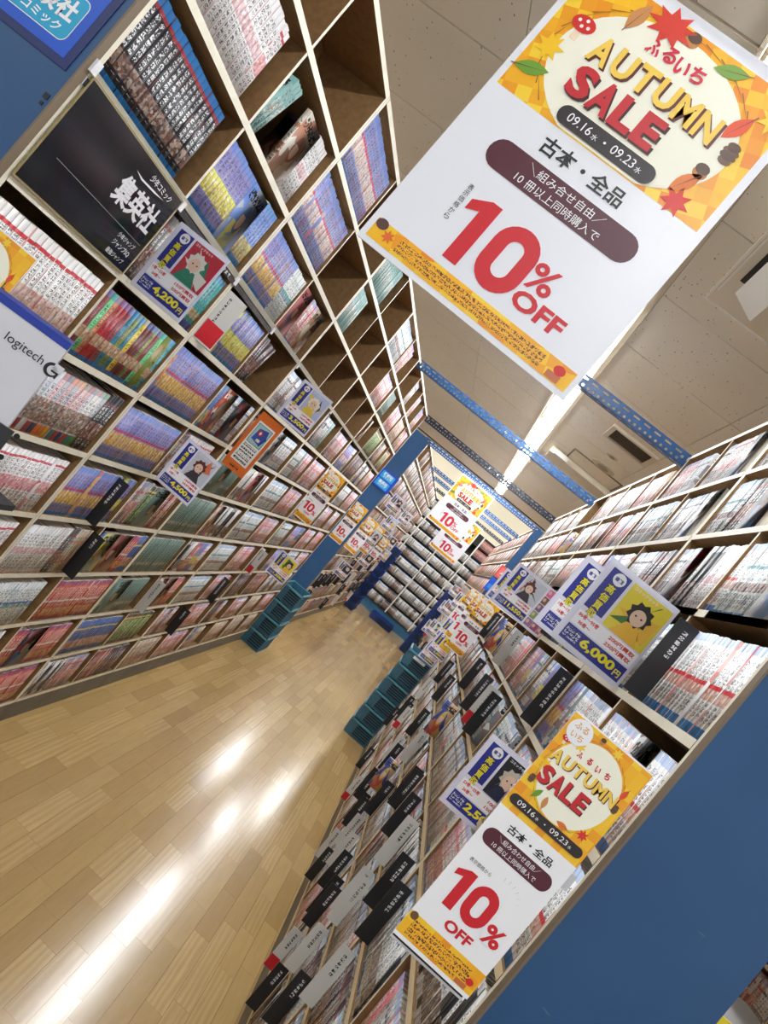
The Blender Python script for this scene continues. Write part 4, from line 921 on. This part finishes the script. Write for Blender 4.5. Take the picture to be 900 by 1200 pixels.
# ---- blue publisher sign at the upper left
c = Canvas(.0003); W, H = .30, .40; c.rect(.0, .0, W, H, (14, 34, 96), 1); c.rect(.014, .014, W-.016, H-.014, (20, 84, 200), 2)
c.rrect(.02, .032, .266, .112, .014, WHITE, 3); c.rrect(.0215, .0335, .2645, .1105, .013, (20, 164, 206), 4)
c.text('講談社', .135, .062, .118, .04, WHITE, 5, .035); c.text('コミック', .16, .04, .085, .017, WHITE, 5, .02)
c.rrect(.07, .15, .2, .3, .012, WHITE, 3); c.rrect(.0715, .1515, .1985, .2985, .011, (60, 140, 226), 4)
c.poly([(.21, .15), (.27, .19), (.27, .3), (.21, .3)], (226, 236, 250), 3); c.poly([(.212, .154), (.268, .191), (.268, .298), (.212, .298)], (60, 130, 220), 4)
board_from(c, W, H, 'publisher_sign', 'blue box sign with cyan label and white lettering, upper left panel', 'sign', P(-1.119, 1.247, .2535)+Vector((-W, 0, 0)), 0, th=.018, backing=(14, 30, 84))
c = Canvas(.0003); W, H = .215, .2; c.rect(0, 0, W, H, (14, 60, 190), 1)
for y in (.014, .105):
    c.rrect(.03, y, .185, y+.078, .012, (20, 164, 226), 2); c.text('コミック', .06, y+.012, .1, None, WHITE, 3, .02); c.text('講談社' if y > .05 else '集英社', .055, y+.036, .11, None, WHITE, 3, .03)
board_from(c, W, H, 'publisher_sign', 'small blue sign with two cyan labels on the far blue panel', 'sign', P(-1.33, 8.63, .225), 0, th=.02, backing=(14, 40, 120))
c = Canvas(.0003); c.rect(0, 0, .17, .14, (222, 84, 80), 1); c.rect(.02, .02, .15, .12, (236, 120, 110), 2); c.poly([(.03, .05), (.12, .06), (.14, .09), (.06, .085)], WHITE, 3)
board_from(c, .17, .14, 'promotion_sign', 'coral red sign on the far right end panel', 'sign', P(.46, 8.61, .3), 0, th=.01)
c = Canvas(.0003); c.rect(0, 0, .17, .15, (20, 90, 210), 1); c.rect(.02, .03, .15, .08, (60, 140, 230), 2)
board_from(c, .17, .15, 'promotion_sign', 'bright blue sign under the coral sign, far right panel', 'sign', P(.46, 8.61, .11), 0, th=.01)

# ------------------------------------------------------------------ index cards standing out of the shelves
def mk_index(name, bg, fg):
    n = NT(name); x, y, z = n.sep(n.objc())
    oi = n.n.new('ShaderNodeObjectInfo').outputs['Random']
    a = n.white(n.comb(n.math('FLOOR', n.mul(x, 480.0)), oi, n.math('FLOOR', n.mul(z, 480.0))))[0]
    zone = n.mul(n.between(x, .021, .0305), n.between(z, n.math('MULTIPLY_ADD', oi, .07, .05), .155), n.lt(n.math('FRACT', n.mul(z, 88.0)), .72))
    return n.out(n.mix(n.mul(zone, n.gt(a, .35)), lin(bg), lin(fg)), .4)
M_IB = mk_index('black_index_card', (30, 31, 34), (220, 220, 222)); M_IW = mk_index('white_index_card', (206, 206, 200), (40, 40, 44)); 
M_IR = flat((200, 36, 46), .4)
IDX = {}
def idx_mesh(kind):
    if kind in IDX: return IDX[kind]
    mb = MB(); w_, h_ = .05, .172
    mat = {'black': M_IB, 'white': M_IW, 'whitered': M_IW, 'cover': M_BOOK}[kind]
    if kind == 'cover':
        b = dict(o=Vector(), al=Vector((1, 0, 0)), dp=Vector((0, 1, 0)), up=Vector((0, 0, 1)), t=.07, h=.172, d=.012, s='blueyel', base=(60, 80, 150), foot=(200, 60, 60), front=1, seed=.37, cell=None)
        IDX[kind] = [('cover_board', book_mesh([b], 'cover_board', True))]; return IDX[kind]
    mb.box((0, 0, 0), (w_, .0025, h_), mat)
    parts = [('card_face', mb.mesh('card_face'))]
    if kind == 'whitered': parts.append(('red_corner', MB().box((.0, -.0008, .0), (.038, -.0001, .05), M_IR).mesh('red_corner')))
    IDX[kind] = parts; return parts
def unproject_x(px, py, X):
    d = r_*((px-450)/F_PX) - u_*((py-600)/F_PX) + f_; t = X*S/d.x; return Vector((0, 0, EYE))+d*t
RIDX = [(391,1127,'white'),(353,1144,'black'),(333,1127,'black'),(342,1095,'whitered'),(415,1042,'white'),(391,1039,'black'),(455,1054,'black'),(462,1018,'black'),(384,986,'white'),(385,996,'black'),(408,983,'white'),(411,992,'black'),(427,948,'white'),(429,934,'black'),(480,937,'black'),(480,914,'black'),(481,959,'white'),(439,905,'black'),(454,903,'cover'),(420,912,'whitered'),(487,868,'white'),(566,830,'black'),(552,834,'whitered'),(558,808,'black'),(520,839,'cover'),(493,839,'black'),(477,832,'whitered'),(521,783,'black'),(554,785,'black'),(482,912,'black'),(440,901,'black'),(638,813,'black'),(591,760,'white'),(587,742,'cover'),(573,731,'black'),(651,724,'black'),(500,800,'white'),(512,812,'black'),(470,870,'black'),(456,880,'white'),(445,930,'black'),(405,960,'black'),(370,1060,'black'),(375,1085,'white'),(436,1010,'white')]
IDXALL = []
def add_idx(v, kind, side, X):
    # seat the card on the nearest shelf board and tuck its inner edge behind the shelf front
    Yu = v.y/S; zc = (v.z-EYE)/S
    c = int((Yu-Y0)//CW); far = Yu > 8.6
    j = max(0, min(10, int((zc+1.70)//.2486)))
    w_ = .07 if kind == 'cover' else .05
    x0 = X*S - w_+.012 if side == 'right' else X*S-.012
    t = empty('index_card', (x0, v.y, cell_z(j)+.001))
    nm = {'black': 'black index card', 'white': 'pale grey index card', 'whitered': 'white index card with red corner', 'cover': 'picture-covered index card'}[kind]
    IDXALL.append((t, nm, side, far, c, j, v.y))
    for n_, me in idx_mesh(kind): link(n_, me, t)
    return t
used = []
for px, py, kind in RIDX:
    v = unproject_x(px, py, XR-.03)
    v.z -= .0
    while any(abs(v.y-a.y) < .02 and abs(v.z-a.z) < .17 for a in used): v.y += .022
    used.append(v); add_idx(v, kind, 'right', XR)
LIDX = [(98,657,'black'),(176,703,'white'),(300,663,'whitered'),(127,592,'black'),(247,705,'black'),(225,712,'black'),(372,478,'black')]
for px, py, kind in LIDX:
    v = unproject_x(px, py, XL+.03); add_idx(v, kind, 'left', XL)
add_idx(Vector((0, 1.46, EYE+.15*S)), 'black', 'right', XR)
for k in range(70):
    side = 'left' if k % 4 else 'right'; X = XL if side == 'left' else XR
    v = Vector((0, rnd.uniform(8.85, 15.2)*S, EYE+rnd.uniform(-1.6, -.15)*S)); add_idx(v, rnd.choice(('black', 'black', 'black', 'white', 'whitered')), side, X)
for k in range(6):
    v = Vector((0, rnd.uniform(5.6, 7.1)*S, EYE+rnd.uniform(-1.6, -.3)*S)); add_idx(v, rnd.choice(('black', 'white')), 'right', XR)
for far in (False, True):
    cnt = {}
    for (t, nm, side, fr, c, j, y) in sorted([q for q in IDXALL if q[3] == far], key=lambda q: q[6]):
        key = (nm, side) if far else (nm, side, c, j); cnt[key] = cnt.get(key, 0)+1; k = cnt[key]
        if far: tag(t, f'{ORD[k-1]} {nm} from the gap on the far {side} shelves', 'index card', f'index cards on the far {side} shelves')
        else: tag(t, f'{nm}, {ORD[c]} bay and {ORD[j]} row up of {side} shelves' + ('' if k == 1 else f', {ORD[k-1]} back'), 'index card', f'index cards on the {side} shelves')
# big black card and white-red card in the near cells
t = empty('index_card', (XL*S-.01, (Y0+CW*2)*S+.03, cell_z(7)+.001), math.radians(62)); tag(t, 'white index card with red lower half, third left bay, eighth row', 'index card')
MB().box((0, 0, 0), (.085, .002, .172), M_IW).build('card_face', t); MB().box((.006, -.001, .006), (.08, 0, .07), M_IR).build('red_corner', t)

# ------------------------------------------------------------------ crates
def crate_parts(w_, d_, h_, m, ml):
    b = MB(); t = .006
    b.box((0, 0, 0), (w_, d_, t), m)
    b.box((0, 0, t), (w_*.3, t, h_-.02), m); b.box((w_*.3, .018, t), (w_-.012, .022, h_-.02), flat((22, 50, 62), .5)); b.box((w_-.012, 0, t), (w_, t, h_-.02), m)
    for q in range(6): b.box((w_*.3, .006, .014+q*(h_-.045)/5), (w_-.012, .018, .019+q*(h_-.045)/5), m)
    b.box((0, d_-t, t), (w_, d_, h_), m); b.box((0, t, t), (t, d_-t, h_), m); b.box((w_-t, t, t), (w_, d_-t, h_), m)
    rib = b
    n = 7
    for k in range(n+1):
        x = k*(w_-.006)/n; rib.box((x, -.004, .01), (x+.005, .0, h_-.02), m) if x < w_*.3 else None
    for k in range(9):
        y = .01+k*(d_-.03)/8
        rib.box((w_, y, .01), (w_+.004, y+.005, h_-.02), m); rib.box((-.004, y, .01), (0, y+.005, h_-.02), m)
    for z in (.03, .06, .09):
        rib.box((0, -.0025, z), (w_*.3, 0, z+.003), m)
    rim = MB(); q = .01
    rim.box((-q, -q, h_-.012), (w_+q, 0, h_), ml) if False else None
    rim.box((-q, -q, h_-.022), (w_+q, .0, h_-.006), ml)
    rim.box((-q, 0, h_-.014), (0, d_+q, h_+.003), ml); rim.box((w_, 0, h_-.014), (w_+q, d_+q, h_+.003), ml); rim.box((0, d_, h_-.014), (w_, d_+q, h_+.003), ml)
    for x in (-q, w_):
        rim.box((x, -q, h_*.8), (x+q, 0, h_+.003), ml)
    return [('tub', b.mesh('tub')), ('rim', rim.mesh('rim'))]
def stack(n, X, Y, w_, d_, h_, m, ml, what, where):
    parts = crate_parts(w_, d_, h_-.004, m, ml)
    for k in range(n):
        t = empty('stacking_crate', (X*S, Y*S, k*h_)); pos = 'bottom' if k == 0 else ('top' if k == n-1 else f'{ORD[k]} from the floor')
        tag(t, f'{what} crate {where}, {pos}', 'crate', f'{what} crates {where}')
        for nm, me in parts: link(nm, me, t)
    return
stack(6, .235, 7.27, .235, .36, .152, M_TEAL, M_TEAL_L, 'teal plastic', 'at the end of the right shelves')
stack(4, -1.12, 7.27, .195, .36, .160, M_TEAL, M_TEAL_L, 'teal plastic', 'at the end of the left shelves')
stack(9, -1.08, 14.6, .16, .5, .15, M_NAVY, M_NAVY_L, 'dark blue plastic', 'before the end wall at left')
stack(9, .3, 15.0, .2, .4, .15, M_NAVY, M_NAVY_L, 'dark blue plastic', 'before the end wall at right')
parts = crate_parts(.5, .3, .14, M_NAVY, M_NAVY_L)
t = empty('floor_crate', (-.62*S, 15.9*S, 0)); tag(t, 'low bright blue crate on the floor against the end rack', 'crate')
for nm, me in parts: link(nm, me, t)
# paper label on the top right crate
o = MB().box((0, -.0022, 0), (.12, -.001, .026), flat((232, 234, 238), .4)).build('paper_label', None, (.235*S+.06, 7.27*S-.0105, 6*.152-.06)); tag(o, 'white paper label stuck on the top teal crate at right', 'label')

# ------------------------------------------------------------------ foreground box on a rack at the left edge
def ray_y(px, py, Y):
    d = r_*((px-450)/F_PX) - u_*((py-600)/F_PX) + f_; return Vector((0, 0, EYE))+d*(Y/d.y)
YB = .70
TR = Vector((-.424, YB, EYE-.0713)); 
t = empty('headset_box', (-.4235, YB, EYE-.2))
tag(t, 'grey product box with blue top edge and black lettering, left edge', 'box')
BW, BH = .26, .150
z_top = .2-.0713*1.0
# box in local coordinates, right edge at x 0, leaning a little
MBX = MB().box((-BW, 0, -.03), (0, .045, z_top-.004), flat((206, 206, 212), .4)); MBX.build('carton', t)
MB().box((-BW, -.0005, z_top-.004), (.0, .0455, z_top+.004), flat((24, 52, 150), .3)).build('blue_lid', t)
c = Canvas(.0003); c.text('logitech', -.0665, .087, .04, None, (24, 24, 26), 2, .0)
c.ell(-.0165, .092, .0075, .0075, (24, 24, 26), 2, 24); c.ell(-.0155, .092, .005, .005, (206, 206, 212), 3, 20); c.rect(-.0165, .0925, -.007, .1005, (206, 206, 212), 3); c.rect(-.0165, .0905, -.009, .0925, (24, 24, 26), 4); c.rect(-.011, .086, -.009, .0925, (24, 24, 26), 4)
link('printed_face', c.mesh('printed_face'), t, (.016, 0, .008))
for k, (px, py, q) in enumerate(((54, 112, .005), (48, 120, .003))):
    v = ray_y(px, py, (Y0-.001)*S-.0195)
    o = MB().box((-q, 0, -q), (q, .0012, q), flat((16, 18, 22), .5)).build('tape_square', None, v); tag(o, f'{("larger", "smaller")[k]} black tape square stuck on the near left blue panel', 'tape')
# black hanging tab strips and stand
blk = flat((40, 40, 44), .35)
for k, (x, z) in enumerate(((-.004, .0), (-.045, .012))):
    b = MB(); b.box((x-.012, -.004, z-.06), (x+.012, -.001, z+.028), blk)
    b.build('black_strap', t)
    stp = t.children[-1]
    for q in range(3): MB().tube((x, -.0045, z+.018-q*.026), (x, -.0055, z+.018-q*.026), .003, flat((8, 8, 8), .6), 10).build('strap_hole', stp)
t.rotation_euler = (0, math.radians(-2), math.radians(30))
tr = empty('display_stand', (-.66, YB+.04, 0)); tag(tr, 'black pole stand carrying the grey box at the left edge', 'stand')
MB().tube((0, 0, .01), (0, 0, 1.46), .012, blk, 12).build('pole', tr)
MB().tube((0, 0, 0), (0, 0, .012), .16, blk, 24).build('base', tr)
MB().box((-.02, -.02, 1.355), (.26, .03, 1.362), blk).build('tray', tr)
# ------------------------------------------------------------------ ceiling things
t = empty('ceiling_vent', (.165*1.5*S, 3.40*1.5*S, ZC)); tag(t, 'rectangular beige ceiling vent with dark grille', 'vent')
W, D = .25*1.5*S, .24*1.5*S
MB().box((0, 0, -.018), (W, .03, 0), M_STRIP).box((0, D-.03, -.018), (W, D, 0), M_STRIP).box((0, .03, -.018), (.03, D-.03, 0), M_STRIP).box((W-.03, .03, -.018), (W, D-.03, 0), M_STRIP).build('frame', t)
mb = MB(); mb.box((.03, .03, -.006), (W-.03, D-.03, -.001), flat((70, 60, 46), .7)); mb.build('grille_back', t)
sl = MB().box((.03, 0, -.012), (W-.03, .004, -.006), flat((96, 84, 66), .6)).mesh('slat')
gb = t.children[-1]
for k in range(12): link('slat', sl, gb, (0, .045+k*(D-.08)/12, 0))
t = empty('air_conditioner', (.062*1.5*S, .55*1.5*S, ZC)); tag(t, 'ceiling air conditioner with louvred panel at the right edge', 'air conditioner')
W, D = .95, 1.4*S*1.5-.0
acm = noisy('air_conditioner_plastic', (226, 218, 198), (232, 224, 204), 4, .5); whm = flat((246, 244, 236), .4)
MB().box((0, 0, -.03), (W, D, 0), acm).build('panel', t)
MB().box((.0, 0, -.034), (.008, D, -.03), whm).box((.0, D-.008, -.034), (W, D, -.03), whm).box((.012, 0, -.036), (.018, D-.1, -.03), whm).box((.10, .3, -.036), (.106, D-.14, -.03), whm).build('trim', t)
MB().box((.045, .2, -.0325), (.8, D-.22, -.03), flat((40, 38, 34), .7)).build('outlet_slot', t)
lv = MB().box((.0, 0, -.003), (.1, D-.42, .003), whm).mesh('louvre')
so = t.children[-1]
for k in range(5):
    o = link('louvre', lv, so, (.06+k*.13, .21, -.065)); o.rotation_euler = (0, .45, 0)
MB().box((.09, .5, -.036), (.11, .56, -.03), flat((110, 100, 84), .5)).build('sensor', t)
for (px, py, nm, lb, r) in ((707, 547, 'smoke_detector', 'oval ceiling speaker ring near the vent', .1), (718, 535, 'sprinkler_head', 'small round ceiling sensor beside the vent', .045)):
    d = r_*((px-450)/F_PX) - u_*((py-600)/F_PX) + f_; q = d*(CEIL*S/d.z)
    t = empty(nm if r < .06 else 'ceiling_speaker', (q.x, q.y, ZC)); tag(t, lb, 'ceiling fitting')
    MB().tube((0, 0, 0), (0, 0, -.006), r, flat((200, 190, 166), .6), 24).build('plate', t); MB().tube((0, 0, -.006), (0, 0, -.012), r*.5, flat((150, 138, 116), .6), 20).build('centre', t)
# access hatch outline and hanging rail lamp
t = empty('ceiling_hatch', (.12*1.5*S, 4.25*1.5*S, ZC)); tag(t, 'square access hatch with thin frame in the ceiling past the vent', 'hatch')
MB().box((0, 0, -.008), (.45, .012, 0), flat((130, 116, 92), .6)).box((0, .5, -.008), (.45, .512, 0), flat((130, 116, 92), .6)).box((0, .012, -.008), (.012, .5, 0), flat((130, 116, 92), .6)).box((.438, .012, -.008), (.45, .5, 0), flat((130, 116, 92), .6)).build('frame', t)
t = empty('ceiling_rail', (.02*1.5*S, 4.55*1.5*S, ZC)); tag(t, 'pale ceiling duct cover with projecting bracket over the second beam', 'duct')
MB().box((0, 0, -.05), (.75, .30, 0), M_STRIP).build('cover', t); MB().box((.04, -.08, -.06), (.16, 0, -.02), flat((220, 216, 204), .5)).build('bracket', t)

# ------------------------------------------------------------------ next aisle seen past the right panel
for u in range(2):
    t = place_case(U_LO, 2.3, 2.0+u*2*CW, 'right', f'{ORD[u]} bookcase of the neighbouring aisle past the right blue panel', 'bookcases of the neighbouring aisle')
t = empty('magazine_table', (.86, 2.3, 0)); tag(t, 'grey display counter seen past the right blue panel', 'counter')
MB().box((0, 0, .0), (.9, .5, 1.1), flat((120, 118, 120), .5)).build('cabinet', t); MB().box((-.02, -.02, 1.1), (.92, .52, 1.12), flat((150, 148, 146), .5)).build('top', t)
for k, (x, z, st_) in enumerate(((.90, 1.13, 'dark'), (1.02, 1.13, 'beige'), (1.14, 1.13, 'white'), (1.26, 1.13, 'dragon'))):
    b = dict(o=Vector(), al=Vector((1, 0, 0)), dp=Vector((0, 1, 0)), up=Vector((0, 0, 1)), t=.115, h=.24, d=.012, s=st_, base=ST[st_]['base'], foot=ST[st_]['foot'], front=1, seed=.1+k*.2, cell=None)
    o = link('magazine', near_book_mesh(b, 'magazine'), None, (x, 2.3, 1.1205)); tag(o, f'{ST[st_]["desc"].split()[0]} magazine facing out on the counter past the blue panel', 'magazine')
t = empty('yellow_bin', (.80, 1.42, 0)); tag(t, 'bright yellow sleeve board at the bottom right corner', 'sign')
MB().box((.04, 0, .0), (.07, .02, 1.0), blk).build('post', t)
MB().box((-.02, -.01, .9), (.14, .0, EYE-.29), flat((236, 214, 20), .3)).build('yellow_board', t)
MB().box((.0, .03, .95), (.3, .035, EYE-.335), flat((240, 238, 238), .4)).box((.05, .028, 1.0), (.12, .0295, EYE-.345), RED and flat((200, 50, 66), .4)).build('white_board', t)
